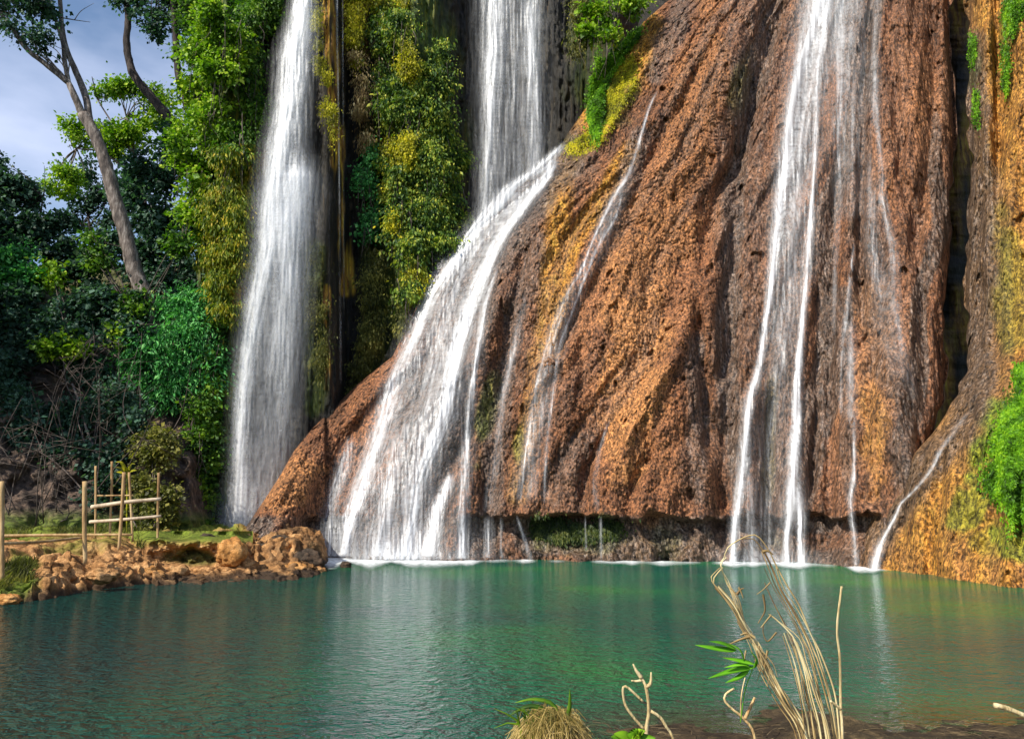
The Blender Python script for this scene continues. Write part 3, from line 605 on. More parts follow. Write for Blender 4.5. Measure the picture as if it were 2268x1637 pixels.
strands_mesh("waterfall", casc, [
    (0.98, [(1252, 310, 7, .3), (1232, 338, 13), (1190, 378, 20), (1140, 412, 22), (1104, 456, 24), (1058, 506, 22), (1020, 560, 22), (958, 646, 19), (918, 746, 18, .95), (876, 846, 20, .9), (848, 946, 22, .9), (818, 1029, 22, .85), (796, 1090, 20, .9), (772, 1160, 18), (757, 1232, 18)]),
    (0.95, [(1232, 345, 10, .5), (1214, 386, 14), (1160, 450, 20), (1112, 517, 20), (1088, 563, 20), (1052, 646, 22), (1020, 746, 24, .95), (1000, 829, 24, .9), (984, 912, 23, .9), (958, 985, 22, .85), (925, 1070, 22, .7), (912, 1160, 16, .8), (893, 1232, 15, .8)]),
    (0.38, [(1186, 400, 28, .6), (1090, 500, 46), (1005, 640, 56), (960, 800, 70), (925, 950, 82, .9), (890, 1100, 104, .95), (880, 1236, 120)]),
    (0.62, [(870, 1150, 120, 0), (872, 1200, 128, .45), (876, 1240, 136, 1)]),
    (0.55, [(1102, 590, 5, .6), (1073, 680, 9), (1048, 846, 10), (1036, 946, 10), (1028, 1090, 12), (1022, 1236, 14)]),
    (0.9, [(1000, 1040, 8, .3), (990, 1076, 12), (966, 1137, 14), (948, 1232, 16)]),
    (0.45, [(780, 960, 12, .3), (760, 1040, 16), (736, 1120, 16), (728, 1232, 18)]),
    (0.5, [(900, 900, 12, .2), (868, 1040, 16, .7), (850, 1140, 16), (836, 1232, 18)]),
], 690, 1270, 300, 1244, "broad white cascade fanning down the left flank of the brown mound into the pool", off=0.30, relief=0.10, seed=37, mod=0.42, sfreq=0.2)
strands_mesh("waterfall", ms, [
    (0.75, [(1461, 195, 2, .4), (1440, 233, 3.5), (1417, 310, 5), (1395, 383, 7), (1366, 425, 8), (1336, 483, 6), (1308, 546, 5), (1285, 606, 5, .9), (1256, 653, 5, .8), (1223, 729, 5, .7), (1198, 812, 5, .6), (1182, 890, 6, .6), (1165, 1000, 7, .6), (1150, 1120, 8, .5)]),
    (0.7, [(1378, 425, 3, .5), (1364, 483, 4), (1330, 540, 4), (1300, 606, 4, .9), (1268, 690, 4, .8), (1240, 770, 5, .7), (1225, 870, 5, .6), (1212, 980, 6, .5), (1205, 1120, 7, .5)]),
    (0.28, [(1400, 360, 10, .5), (1350, 490, 24), (1270, 650, 26), (1215, 800, 30), (1185, 950, 34), (1170, 1120, 40)]),
], 1120, 1475, 190, 1135, "thin forked trickle running down the middle of the brown mound", off=0.20, relief=0.06, seed=51, mod=0.5, ws=0.6, am=0.85, ystep=2.5)
strands_mesh("waterfall", ms, [
    (0.42, [(1165, 640, 6, .3), (1149, 729, 10), (1130, 810, 11), (1116, 879, 10), (1103, 979, 9), (1088, 1079, 11), (1080, 1140, 13)]),
    (0.6, [(1080, 1136, 12, .8), (1081, 1236, 13, .9)]), (0.5, [(1144, 1140, 4), (1160, 1190, 6), (1174, 1240, 8)]),
    (0.3, [(1110, 1140, 4), (1112, 1236, 5)])], 1055, 1200, 640, 1246, "faint grey trickle just right of the broad cascade, dripping off the ledge", off=0.14, relief=0.05, seed=55, mod=0.8, ws=0.7, am=0.55)
strands_mesh("waterfall", ms, [
    (0.5, [(1352, 920, 3, .3), (1340, 960, 6), (1326, 1013, 8, .8), (1318, 1070, 9, .6), (1322, 1140, 12, .5)]),
    (0.42, [(1330, 1140, 5), (1332, 1236, 6)]), (0.35, [(1296, 1138, 3), (1298, 1220, 4)])], 1285, 1370, 910, 1240, "short pale trickle low on the centre of the brown mound", off=0.14, relief=0.05, seed=57, ws=0.5, am=0.55)
strands_mesh("waterfall", ms, [
    (0.98, [(1850, -300, 30), (1812, 0, 26), (1796, 67, 22), (1777, 133, 18), (1762, 200, 16), (1747, 300, 14), (1733, 400, 13), (1716, 546, 11), (1707, 646, 9), (1692, 746, 8), (1677, 829, 8), (1661, 879, 11), (1650, 979, 11), (1638, 1079, 11), (1630, 1140, 10), (1624, 1246, 9)]),
    (0.7, [(1850, -300, 12, .8), (1832, 0, 10, .7), (1812, 150, 5, .8), (1808, 267, 5), (1802, 400, 5), (1793, 533, 7), (1782, 663, 7), (1772, 779, 7), (1764, 879, 10), (1760, 979, 14), (1757, 1060, 18), (1760, 1140, 18)]),
    (0.95, [(1790, 590, 4, .6), (1780, 680, 5), (1768, 830, 7), (1762, 960, 9), (1758, 1060, 12), (1752, 1130, 14), (1744, 1180, 10), (1742, 1250, 9)]),
    (0.5, [(1700, 1200, 110, 0), (1700, 1235, 110, .5), (1700, 1252, 110, 1)]),
    (0.8, [(1770, 1060, 8, .4), (1774, 1130, 10), (1774, 1190, 9), (1776, 1250, 9)]),
    (0.45, [(1836, -300, 50), (1815, 60, 46), (1784, 250, 42), (1763, 450, 42), (1750, 620, 38, .8), (1728, 800, 30, .6), (1700, 1000, 40, .35), (1690, 1240, 60, .45)]),
    (0.42, [(1662, 1000, 8, .4), (1664, 1120, 9), (1668, 1250, 10)]),
], 1570, 1900, -300, 1256, "bright twin-stranded fall racing down the right half of the mound", off=0.28, relief=0.10, seed=61, mod=0.35)
strands_mesh("waterfall", ms, [
    (0.6, [(1875, -300, 12), (1866, 0, 14), (1862, 100, 10), (1860, 200, 8), (1856, 300, 7), (1858, 433, 6, .8), (1850, 600, 5, .6), (1846, 760, 5, .4)]),
    (0.3, [(1890, -300, 60), (1885, 60, 55), (1880, 200, 45), (1875, 400, 36, .6), (1870, 500, 30, .3)]),
], 1820, 1940, -300, 770, "faint grey veil of water directly right of the bright twin fall", off=0.24, relief=0.06, seed=67, mod=0.7, ws=0.95, am=0.62)
strands_mesh("waterfall", ms, [
    (0.5, [(1950, -300, 8), (1943, 17, 7), (1936, 167, 9), (1938, 240, 9), (1946, 310, 6), (1953, 383, 6), (1953, 433, 7), (1966, 500, 8), (1978, 560, 9), (1980, 640, 10, .8), (1988, 713, 9, .7), (2008, 813, 9, .5), (2030, 900, 9, .3)]),
    (0.32, [(1930, 320, 8, .4), (1926, 420, 14), (1930, 540, 16), (1955, 660, 22, .8), (1975, 760, 24, .6), (1990, 850, 20, .3)]),
], 1895, 2060, -300, 900, "wandering pale trickle on the rightmost lobe of the brown mound", off=0.24, relief=0.06, seed=71, mod=0.7, ws=0.95, am=0.62)
strands_mesh("waterfall", ms, [
    (0.6, [(1893, 530, 3, .4), (1886, 596, 4), (1879, 663, 5), (1867, 746, 6, .8), (1862, 846, 5, .6), (1862, 930, 5, .4)]),
    (0.4, [(1885, 700, 10, .5), (1884, 850, 14), (1886, 960, 13)]),
    (0.85, [(1890, 930, 4, .3), (1892, 1020, 5, .8), (1890, 1060, 7), (1883, 1114, 7), (1890, 1177, 6), (1896, 1250, 7)]),
], 1845, 1920, 530, 1256, "slim white trickle ending in a narrow spout beside the twin fall", off=0.16, relief=0.08, seed=73, mod=0.5, ws=0.7, am=0.8)
f3 = lambda px, py: cliff_y(px, py) - 0.7
strands_mesh("waterfall", f3, [(0.5, [(744, -300, 2.2), (746, 0, 2.2), (750, 300, 2.0), (753, 600, 2.0, .7), (755, 860, 2.4, .5)]), (0.3, [(757, -300, 1.6), (760, 200, 1.6, .8), (762, 700, 2, .6)])], 735, 772, -300, 860,
    "hair-thin thread of water dropping down the dark cliff right of the tall fall", off=0.1, relief=0.03, seed=83, step=1.0, mod=0.6)
osf = smooth_surf(out_y, 14)
strands_mesh("waterfall", osf, [
    (0.9, [(2150, 905, 6, .2), (2110, 960, 7, .35), (2085, 994, 6, .6), (2062, 1040, 5, .9), (2026, 1085, 4), (1995, 1116, 4), (1984, 1140, 5), (1964, 1177, 6), (1950, 1205, 10), (1940, 1235, 11), (1934, 1262, 12)]),
], 1905, 2180, 900, 1266, "short slanting spout sliding down the orange outcrop at the right", off=0.32, relief=0.1, seed=79, step=1.5, ystep=1.5)

# foam where the falls meet the pool
fx = np.arange(690, 2010, 3.0); ft = np.linspace(0, 1, 14); PXf, Tf = np.meshgrid(fx, ft)
amp = np.clip(0.28 * ss(fx, 1040, 1100) * (1 - ss(fx, 1960, 1990)) * (0.5 + vn(fx * 0.03, 0, 0, 4)) + 1.0 * (ss(fx, 700, 730) * (1 - ss(fx, 1040, 1075))) + 0.6 * np.exp(-((fx - 1165) / 18) ** 2) + 0.35 * np.exp(-((fx - 1090) / 40) ** 2) + 0.8 * np.exp(-((fx - 1370) / 50) ** 2) * (0.6 + 0.4 * vn(fx * 0.05, 0, 0, 5)) + 0.3 * np.exp(-((fx - 1470) / 50) ** 2)
              + 1.0 * np.exp(-((fx - 1625) / 26) ** 2) + 0.6 * np.exp(-((fx - 1670) / 16) ** 2) + 1.0 * np.exp(-((fx - 1760) / 36) ** 2) + 0.9 * np.exp(-((fx - 1897) / 20) ** 2) + 1.0 * np.exp(-((fx - 1935) / 22) ** 2), 0, 1)[None]
yw = it(PXf, PW); near = yw + 2 + 10 * amp * (1 + 0.9 * (1 - ss(PXf, 1000, 1090))) * (0.8 + 0.5 * vn(PXf * 0.022, 0, 0, 8) + 0.12 * vn(PXf * 0.09, 0, 0, 9)); far = yw - 4
pyf = near + (far - near) * Tf
Yf = Ywater(pyf, 0.02)
V = P(PXf, pyf, Yf); V[..., 2] = 0.012 + 0.03 * amp * ss(Tf, 0.3, 1) * (0.6 + 0.4 * vn(PXf * 0.12, Tf * 3, 0, 6))
D = np.clip(amp * ss(Tf, 0.0, 0.9) * 1.2, 0, 1)
o = mk("foam", V, gridfaces(*PXf.shape, mask=(D > 0.02)), M['foam'], attrs=dict(dens=D)); tag(o, kind='stuff')

# ---------------------------------------------------------------- vegetation
def leaf_verts(blobs, n, size, droop=0.35, per=22, spread=0.20, shell=0.55, slim=0.38, face=0.35, seed=0):
    g = np.random.default_rng(seed)
    a = np.array([b[3] * b[5] for b in blobs]); a = a / a.sum()
    V = []
    for (cx, cy, cz, rx, ry, rz), fr in zip(blobs, a):
        m = max(per, int(n * fr)); nc = max(1, m // per)
        d = g.normal(size=(nc, 3)); d /= np.linalg.norm(d, axis=1)[:, None]
        d[:, 1] = np.where(g.random(nc) < face, -np.abs(d[:, 1]), d[:, 1])
        rr = shell + (1 - shell) * g.random(nc) ** 0.7; rr *= 1 + 0.2 * g.normal(size=nc)
        ks = max(3, int(5 + 4 * rx * rz)); sub = g.normal(size=(ks, 3)); sub /= np.linalg.norm(sub, axis=1)[:, None]
        sub[:, 1] = np.where(g.random(ks) < face, -np.abs(sub[:, 1]), sub[:, 1]); sub *= (0.45 + 0.6 * g.random(ks))[:, None]
        si = g.integers(0, ks, nc); lr = (0.28 + 0.25 * g.random(ks))[si]
        cc = np.array([cx, cy, cz]) + (sub[si] + d * rr[:, None] * lr[:, None]) * np.array([rx, ry, rz])
        p = np.repeat(cc, per, 0); dd = np.repeat(d, per, 0); k = len(p)
        sc = np.repeat(spread * (0.6 + 0.8 * g.random(nc)), per)
        off = g.normal(size=(k, 3)) * sc[:, None] * np.array([1, 1, 0.6]); p = p + off
        ax = dd * 0.5 + g.normal(size=(k, 3)) * 0.7 + off * 1.2; ax[:, 2] -= droop * 1.6; ax /= np.linalg.norm(ax, axis=1)[:, None]
        nr = g.normal(size=(k, 3)) * 0.7 + np.array([-0.15, -0.45, 0.8]); sd = np.cross(ax, nr); sd /= np.linalg.norm(sd, axis=1)[:, None] + 1e-9; nr = np.cross(sd, ax)
        s = size * (0.55 + 0.9 * g.random(k) * np.repeat(0.5 + 1.3 * g.random(nc) ** 2, per))[:, None]
        V.append(np.stack([p, p + ax * s * 0.45 + sd * s * slim, p + ax * s, p + ax * s * 0.45 - sd * s * slim + nr * s * 0.12], 1))
    V = np.concatenate(V).reshape(-1, 3); f = np.arange(len(V)).reshape(-1, 4)
    return V, f
def B(px, py, Y, rx, ry, rd=None):
    "blob given by its place in the view and its depth; radii in photo pixels -> metres"
    c = P(px, py, Y); k = Y / F
    return (c[0], c[1], c[2], rx * k, (rd if rd is not None else 0.7 * min(rx, ry) * k), ry * k)
def bush(name, label, cat, blobs, n, size, mat, group=None, stems=True, partname='foliage', seed=0, **kw):
    V, f = leaf_verts(blobs, n, size, seed=seed, **kw)
    lo = min(blobs, key=lambda b: b[2] - b[5]); root = empty(name, (lo[0], lo[1] + lo[4] * 0.3, lo[2] - lo[5]), label, cat, group)
    part(partname, V, f, M[mat], root, smooth=False)
    if stems:
        mb = MB(); g = np.random.default_rng(seed + 1); r0 = np.array(root.location)
        for b in blobs:
            for _ in range(3):
                e = np.array(b[:3]) + g.normal(size=3) * np.array(b[3:]) * 0.45
                m = (r0 + e) / 2 + g.normal(size=3) * 0.15
                mb.tube([r0, m, e], 0.035, 0.008, 5, 10)
        mb.build("stem", M['twig'], root)
    if name == 'hanging_vine':
        mb = MB(); g = np.random.default_rng(seed + 2)
        for b in blobs:
            for _ in range(4):
                a = np.array(b[:3]) + np.array([g.normal() * b[3] * .5, -b[4] * (0.5 + 0.5 * g.random()), b[5] * 0.3 * g.normal()]); L = g.uniform(0.8, 2.6)
                mb.tube([a, a + np.array([g.normal() * .12, -.08, -L / 2]), a + np.array([g.normal() * .2, -.03, -L])], 0.018, 0.006, 5, 8)
        mb.build("stem", M['twig'], root)
    return root
def tree(name, label, trunk, branches, blobs, n, size, lm, bm, group=None, seed=0, trunk_r=(0.25, 0.08), Yt=None, **kw):
    t = np.array([P(a, b, c) for a, b, c in trunk])
    root = empty(name, t[0], label, 'tree', group)
    mb = MB(); mb.tube(t, trunk_r[0], trunk_r[1], 12, len(t) * 8, rough=0.12, seed=seed)
    for (r0, r1, pts) in branches: mb.tube([P(a, b, c) for a, b, c in pts], r0, r1, 8, len(pts) * 6, rough=0.1, seed=seed)
    mb.build("trunk", M[bm], root)
    g = np.random.default_rng(seed + 3); mb = MB()
    ends = [np.array(P(*br[2][-1])) for br in branches if br[1] >= 0.02] + [t[-1]]
    for b in blobs:
        c = np.array(b[:3]); e0 = min(ends, key=lambda e: np.linalg.norm(e - c))
        for _ in range(5):
            e = c + g.normal(size=3) * np.array(b[3:]) * 0.5
            mb.tube([e0, (e0 + e) / 2 + g.normal(size=3) * 0.25, e], 0.035, 0.008, 5, 10)
    mb.build("branch", M[bm], root)
    V, f = leaf_verts(blobs, n, size, seed=seed, **kw)
    part("crown", V, f, M[lm], root, smooth=False)
    return root
G = 'trees on the left hillside'
# leaning tree with forked trunk
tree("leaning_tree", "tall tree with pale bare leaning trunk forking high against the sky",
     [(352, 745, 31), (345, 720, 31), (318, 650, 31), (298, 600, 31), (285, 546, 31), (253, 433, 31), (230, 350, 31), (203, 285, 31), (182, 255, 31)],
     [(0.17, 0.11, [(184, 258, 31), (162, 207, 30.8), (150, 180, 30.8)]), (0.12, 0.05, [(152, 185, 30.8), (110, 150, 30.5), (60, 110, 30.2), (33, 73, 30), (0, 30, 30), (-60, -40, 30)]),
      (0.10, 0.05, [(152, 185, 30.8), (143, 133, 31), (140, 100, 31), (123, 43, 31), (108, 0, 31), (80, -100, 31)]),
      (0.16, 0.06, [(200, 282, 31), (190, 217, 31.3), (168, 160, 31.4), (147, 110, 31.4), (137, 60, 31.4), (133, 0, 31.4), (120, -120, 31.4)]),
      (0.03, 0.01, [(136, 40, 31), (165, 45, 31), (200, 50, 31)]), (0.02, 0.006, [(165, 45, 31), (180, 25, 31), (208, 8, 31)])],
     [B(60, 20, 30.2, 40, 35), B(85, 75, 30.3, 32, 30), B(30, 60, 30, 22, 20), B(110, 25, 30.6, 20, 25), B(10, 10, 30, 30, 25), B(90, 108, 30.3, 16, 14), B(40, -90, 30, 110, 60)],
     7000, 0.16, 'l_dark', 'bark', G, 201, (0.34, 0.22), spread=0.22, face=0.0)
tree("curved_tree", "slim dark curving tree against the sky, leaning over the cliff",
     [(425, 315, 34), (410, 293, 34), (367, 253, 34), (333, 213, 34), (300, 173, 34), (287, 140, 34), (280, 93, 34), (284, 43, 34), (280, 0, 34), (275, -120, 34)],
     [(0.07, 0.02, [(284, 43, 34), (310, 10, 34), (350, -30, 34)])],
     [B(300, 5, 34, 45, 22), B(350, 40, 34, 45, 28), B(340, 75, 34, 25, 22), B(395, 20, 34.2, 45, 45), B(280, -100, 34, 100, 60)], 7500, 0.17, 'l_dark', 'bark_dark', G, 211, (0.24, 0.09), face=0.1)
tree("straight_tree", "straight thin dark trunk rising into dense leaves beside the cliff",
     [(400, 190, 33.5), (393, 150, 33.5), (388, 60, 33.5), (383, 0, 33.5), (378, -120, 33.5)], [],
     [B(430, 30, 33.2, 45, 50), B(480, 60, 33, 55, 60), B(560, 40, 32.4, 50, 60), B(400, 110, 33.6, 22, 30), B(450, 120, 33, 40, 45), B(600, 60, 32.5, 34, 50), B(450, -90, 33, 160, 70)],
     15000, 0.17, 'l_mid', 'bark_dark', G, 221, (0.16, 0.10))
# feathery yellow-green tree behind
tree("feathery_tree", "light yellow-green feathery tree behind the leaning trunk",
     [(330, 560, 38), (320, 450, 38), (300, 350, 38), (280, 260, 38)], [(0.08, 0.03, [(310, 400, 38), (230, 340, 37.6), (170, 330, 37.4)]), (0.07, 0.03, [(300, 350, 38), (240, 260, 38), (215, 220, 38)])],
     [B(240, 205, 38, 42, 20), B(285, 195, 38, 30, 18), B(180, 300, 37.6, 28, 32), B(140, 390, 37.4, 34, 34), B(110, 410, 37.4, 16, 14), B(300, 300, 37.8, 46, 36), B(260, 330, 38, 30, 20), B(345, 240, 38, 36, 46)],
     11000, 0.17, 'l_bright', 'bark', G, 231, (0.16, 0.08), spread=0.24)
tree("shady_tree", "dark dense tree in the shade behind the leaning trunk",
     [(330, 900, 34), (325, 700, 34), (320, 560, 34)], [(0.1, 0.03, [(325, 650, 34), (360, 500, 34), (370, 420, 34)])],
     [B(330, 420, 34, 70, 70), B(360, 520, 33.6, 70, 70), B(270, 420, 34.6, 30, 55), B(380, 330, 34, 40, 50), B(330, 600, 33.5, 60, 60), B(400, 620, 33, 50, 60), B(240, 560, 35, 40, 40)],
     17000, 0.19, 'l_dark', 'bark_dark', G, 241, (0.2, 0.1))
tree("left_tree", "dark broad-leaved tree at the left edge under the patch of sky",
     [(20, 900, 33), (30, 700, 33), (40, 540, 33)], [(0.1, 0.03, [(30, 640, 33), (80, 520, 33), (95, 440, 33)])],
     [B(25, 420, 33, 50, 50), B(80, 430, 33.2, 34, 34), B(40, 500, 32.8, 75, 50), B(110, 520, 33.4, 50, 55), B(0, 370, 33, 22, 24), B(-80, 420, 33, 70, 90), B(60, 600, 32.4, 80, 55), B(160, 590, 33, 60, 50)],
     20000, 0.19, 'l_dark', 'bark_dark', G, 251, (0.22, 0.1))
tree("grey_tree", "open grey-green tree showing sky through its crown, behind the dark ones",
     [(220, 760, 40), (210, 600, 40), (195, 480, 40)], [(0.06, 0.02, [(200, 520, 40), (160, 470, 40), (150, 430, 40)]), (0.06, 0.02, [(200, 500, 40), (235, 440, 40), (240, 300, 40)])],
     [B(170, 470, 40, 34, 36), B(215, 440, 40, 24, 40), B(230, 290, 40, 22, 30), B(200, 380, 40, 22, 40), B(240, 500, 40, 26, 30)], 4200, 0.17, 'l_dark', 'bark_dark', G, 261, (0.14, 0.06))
# two unseen trees added outside the frame on the left to shade the slope
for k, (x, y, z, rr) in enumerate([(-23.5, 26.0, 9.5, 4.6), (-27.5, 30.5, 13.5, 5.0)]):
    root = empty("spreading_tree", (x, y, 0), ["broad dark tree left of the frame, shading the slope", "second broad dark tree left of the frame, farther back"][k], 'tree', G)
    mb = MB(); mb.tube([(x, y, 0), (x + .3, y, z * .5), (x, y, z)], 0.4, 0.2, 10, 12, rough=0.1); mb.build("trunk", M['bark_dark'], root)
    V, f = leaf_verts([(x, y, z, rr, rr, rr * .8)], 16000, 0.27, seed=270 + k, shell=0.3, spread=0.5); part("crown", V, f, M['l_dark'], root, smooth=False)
# shrubs on the slope
GS = 'shrubs on the shaded slope'
bush("shrub", "bright jade-green feathery shrub in front of the slope, left of the tall fall", 'shrub',
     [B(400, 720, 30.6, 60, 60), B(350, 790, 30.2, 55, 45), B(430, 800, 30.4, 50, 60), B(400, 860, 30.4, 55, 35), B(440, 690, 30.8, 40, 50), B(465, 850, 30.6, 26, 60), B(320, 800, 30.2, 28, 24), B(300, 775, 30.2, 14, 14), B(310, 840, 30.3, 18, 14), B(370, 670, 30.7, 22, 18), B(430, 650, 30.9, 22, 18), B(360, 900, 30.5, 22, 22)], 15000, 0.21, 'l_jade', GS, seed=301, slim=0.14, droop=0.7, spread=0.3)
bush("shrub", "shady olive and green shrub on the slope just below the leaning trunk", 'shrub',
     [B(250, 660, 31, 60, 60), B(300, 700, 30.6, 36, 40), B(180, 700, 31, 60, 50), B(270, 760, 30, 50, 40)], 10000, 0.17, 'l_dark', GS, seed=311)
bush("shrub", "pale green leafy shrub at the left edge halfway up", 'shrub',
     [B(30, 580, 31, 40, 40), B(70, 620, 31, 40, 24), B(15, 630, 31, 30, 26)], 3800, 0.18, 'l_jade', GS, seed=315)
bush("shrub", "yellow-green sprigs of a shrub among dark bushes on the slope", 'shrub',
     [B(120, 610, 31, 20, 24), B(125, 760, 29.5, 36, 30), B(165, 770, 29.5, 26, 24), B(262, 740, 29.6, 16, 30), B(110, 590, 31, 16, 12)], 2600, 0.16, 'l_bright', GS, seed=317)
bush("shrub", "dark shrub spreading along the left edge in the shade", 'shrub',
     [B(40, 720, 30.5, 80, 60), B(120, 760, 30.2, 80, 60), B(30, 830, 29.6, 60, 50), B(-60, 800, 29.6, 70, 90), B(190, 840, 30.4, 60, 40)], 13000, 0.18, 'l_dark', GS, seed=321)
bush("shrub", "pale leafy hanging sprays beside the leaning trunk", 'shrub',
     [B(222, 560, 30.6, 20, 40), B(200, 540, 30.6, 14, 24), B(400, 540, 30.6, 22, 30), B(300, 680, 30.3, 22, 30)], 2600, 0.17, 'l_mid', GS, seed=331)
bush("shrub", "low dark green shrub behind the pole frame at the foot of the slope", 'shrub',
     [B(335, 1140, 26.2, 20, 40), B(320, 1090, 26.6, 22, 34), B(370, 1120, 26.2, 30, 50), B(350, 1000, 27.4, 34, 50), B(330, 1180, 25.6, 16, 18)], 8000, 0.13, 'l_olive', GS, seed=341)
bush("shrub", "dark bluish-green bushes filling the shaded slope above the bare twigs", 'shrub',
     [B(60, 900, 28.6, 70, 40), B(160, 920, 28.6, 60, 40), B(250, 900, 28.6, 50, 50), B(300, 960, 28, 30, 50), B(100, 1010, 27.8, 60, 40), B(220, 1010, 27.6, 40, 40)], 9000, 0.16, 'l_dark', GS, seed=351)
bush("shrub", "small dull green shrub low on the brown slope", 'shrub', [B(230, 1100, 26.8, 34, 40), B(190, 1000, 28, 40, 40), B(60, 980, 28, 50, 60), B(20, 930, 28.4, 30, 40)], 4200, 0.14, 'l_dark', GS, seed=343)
# banana-like yellow sprig behind frame
mb = MB()
for a in range(6):
    an = R([25, 60, 95, 120, 140, 165][a]); L = [.4, .6, .35, .7, .5, .3][a]
    mb.blade([P(282, 1050, 25.5), P(282, 1050, 25.5) + np.array([math.cos(an) * L * .5, -0.1, abs(math.sin(an)) * L * .6]), P(282, 1050, 25.5) + np.array([math.cos(an) * L, -0.15, abs(math.sin(an)) * L * .55 + .02])], 0.06)
mb.tube([P(281, 1190, 25.5), P(281, 1120, 25.5), P(282, 1050, 25.5)], 0.03, 0.02, 6, 8)
tag(mb.solo("yellow_palm", M['l_yellow']), "small yellow palm-like sprig behind the pole frame", 'plant')

# cliff greenery
GV = 'vines and moss hanging on the cliff'
def yc(px, py): return float(cliff_y(px, py)) - 0.35
def col(pts, rd=0.6, off=0.2): return [B(px, py, yc(px, py) - off, rx, ry, rd) for px, py, rx, ry in pts]
bush("hanging_vine", "bright green leafy curtain on the cliff edge, left of the tall fall", 'vine',
     col([(500, 70, 50, 60), (450, 130, 45, 50), (490, 180, 45, 50), (430, 220, 36, 50), (420, 330, 34, 60), (470, 280, 40, 60), (455, 390, 36, 50), (430, 420, 30, 60), (420, 500, 26, 50), (520, 110, 35, 60)], 0.9, 0.5), 19000, 0.17, 'l_bright', GV, seed=401, stems=False)
bush("hanging_vine", "darker green curtain touching the upper left side of the tall fall", 'vine',
     col([(560, 60, 45, 90), (590, 0, 35, 60), (560, 180, 40, 80), (530, 290, 36, 60), (575, 250, 22, 60), (610, -80, 60, 80), (520, 350, 26, 40)], 0.7, 0.4), 15000, 0.15, 'l_mid', GV, seed=411, stems=False, droop=0.9, slim=0.25)
bush("hanging_moss", "yellow-gold mossy drapery beside the middle of the tall fall", 'moss',
     col([(500, 380, 30, 60), (540, 400, 20, 70), (485, 470, 30, 60), (520, 500, 28, 80), (490, 570, 30, 60), (500, 640, 28, 60), (530, 600, 16, 60), (470, 560, 20, 50), (505, 700, 20, 40)], 0.5, 0.3), 20000, 0.19, 'l_gold', GV, seed=421, stems=False, droop=1.5, slim=0.13, spread=0.2)
bush("hanging_vine", "dull green lower curtain down to the bank, left of the tall fall", 'vine',
     col([(470, 760, 24, 60), (460, 880, 26, 60), (440, 960, 24, 60), (465, 1000, 22, 50), (440, 1050, 26, 60), (420, 1140, 30, 50), (455, 1130, 22, 60), (400, 1060, 24, 60), (390, 1150, 20, 40)], 0.8, 0.5), 15000, 0.14, 'l_mid', GV, seed=431, stems=False)
bush("hanging_vine", "large leafy mass draping the cliff between the two upper falls", 'vine',
     col([(860, 130, 40, 60), (880, 230, 45, 60), (870, 330, 36, 60), (930, 260, 50, 60), (940, 370, 60, 60), (970, 300, 40, 70), (930, 460, 60, 60), (960, 540, 46, 50), (910, 560, 30, 50), (990, 440, 36, 60), (880, 420, 30, 50), (925, 620, 24, 50), (950, 190, 40, 50), (900, 60, 40, 50), (850, 60, 40, 50), (1000, 370, 40, 60), (960, 150, 40, 60), (1010, 500, 26, 40), (880, 500, 24, 50), (905, 640, 26, 40)], 0.42, 0.35), 54000, 0.16, 'l_mix', GV, seed=441, stems=False, droop=1.2, slim=0.22)
bush("hanging_vine", "small vivid green streamer in the dark gap of the cliff", 'vine',
     col([(820, 370, 14, 50), (828, 440, 14, 50), (818, 500, 10, 40), (800, 400, 10, 40)], 0.4, 0.2), 3800, 0.12, 'l_jade', GV, seed=451, stems=False, droop=1.2)
bush("hanging_moss", "bright yellow moss cushions at the top of the cliff", 'moss',
     col([(785, 10, 24, 60), (788, 90, 16, 60), (830, 0, 22, 26), (868, 5, 34, 40), (905, 150, 14, 50), (790, -80, 60, 60)], 0.4, 0.5), 16000, 0.11, 'l_yellow', GV, seed=461, stems=False, droop=1.2, slim=0.2, spread=0.16)
bush("hanging_moss", "narrow yellow-green moss line along the right side of the tall fall", 'moss',
     col([(702, 30, 9, 60), (708, 130, 9, 60), (722, 200, 9, 60), (738, 280, 8, 60), (700, -60, 14, 60)], 0.25, 0.4), 6000, 0.10, 'l_yellow', GV, seed=471, stems=False, droop=1.3, slim=0.2, spread=0.12)
bush("hanging_moss", "dark olive moss strands low on the cliff behind the cascade", 'moss',
     col([(700, 640, 20, 80), (708, 760, 18, 80), (830, 640, 24, 90), (820, 760, 26, 80), (890, 700, 16, 60), (790, 830, 20, 50)], 0.4, 0.2), 11000, 0.13, 'l_olive', GV, seed=481, stems=False, droop=1.5, slim=0.16, spread=0.18)
bush("hanging_vine", "sunlit plant with drooping olive stems on top of the mound's shoulder", 'vine',
     [B(1330, 40, 33.3, 34, 34), B(1310, 80, 33.3, 26, 26), B(1350, 80, 33.1, 24, 26), B(1380, 10, 33.4, 36, 28), B(1340, -70, 33.5, 70, 60)], 7000, 0.17, 'l_bright', GV, seed=491, stems=False)
bush("hanging_moss", "drooping olive-brown moss left of the sunlit shoulder plant", 'moss',
     [B(1278, 60, 33.6, 18, 50), B(1290, 10, 33.6, 22, 40), B(1275, 110, 33.6, 10, 26), B(1285, -60, 33.6, 30, 50)], 5000, 0.13, 'l_olive', GV, seed=495, stems=False, droop=1.6, slim=0.18)
bush("hanging_moss", "golden moss tongues and patches set into the large leafy mass", 'moss',
     col([(905, 140, 12, 50), (868, 70, 16, 30), (925, 610, 18, 50), (862, 350, 12, 50), (862, 420, 10, 40), (880, 500, 14, 40), (905, 330, 14, 40)], 0.3, 0.6), 14000, 0.11, 'l_yellow', GV, seed=465, stems=False, droop=1.1, slim=0.24, spread=0.16)
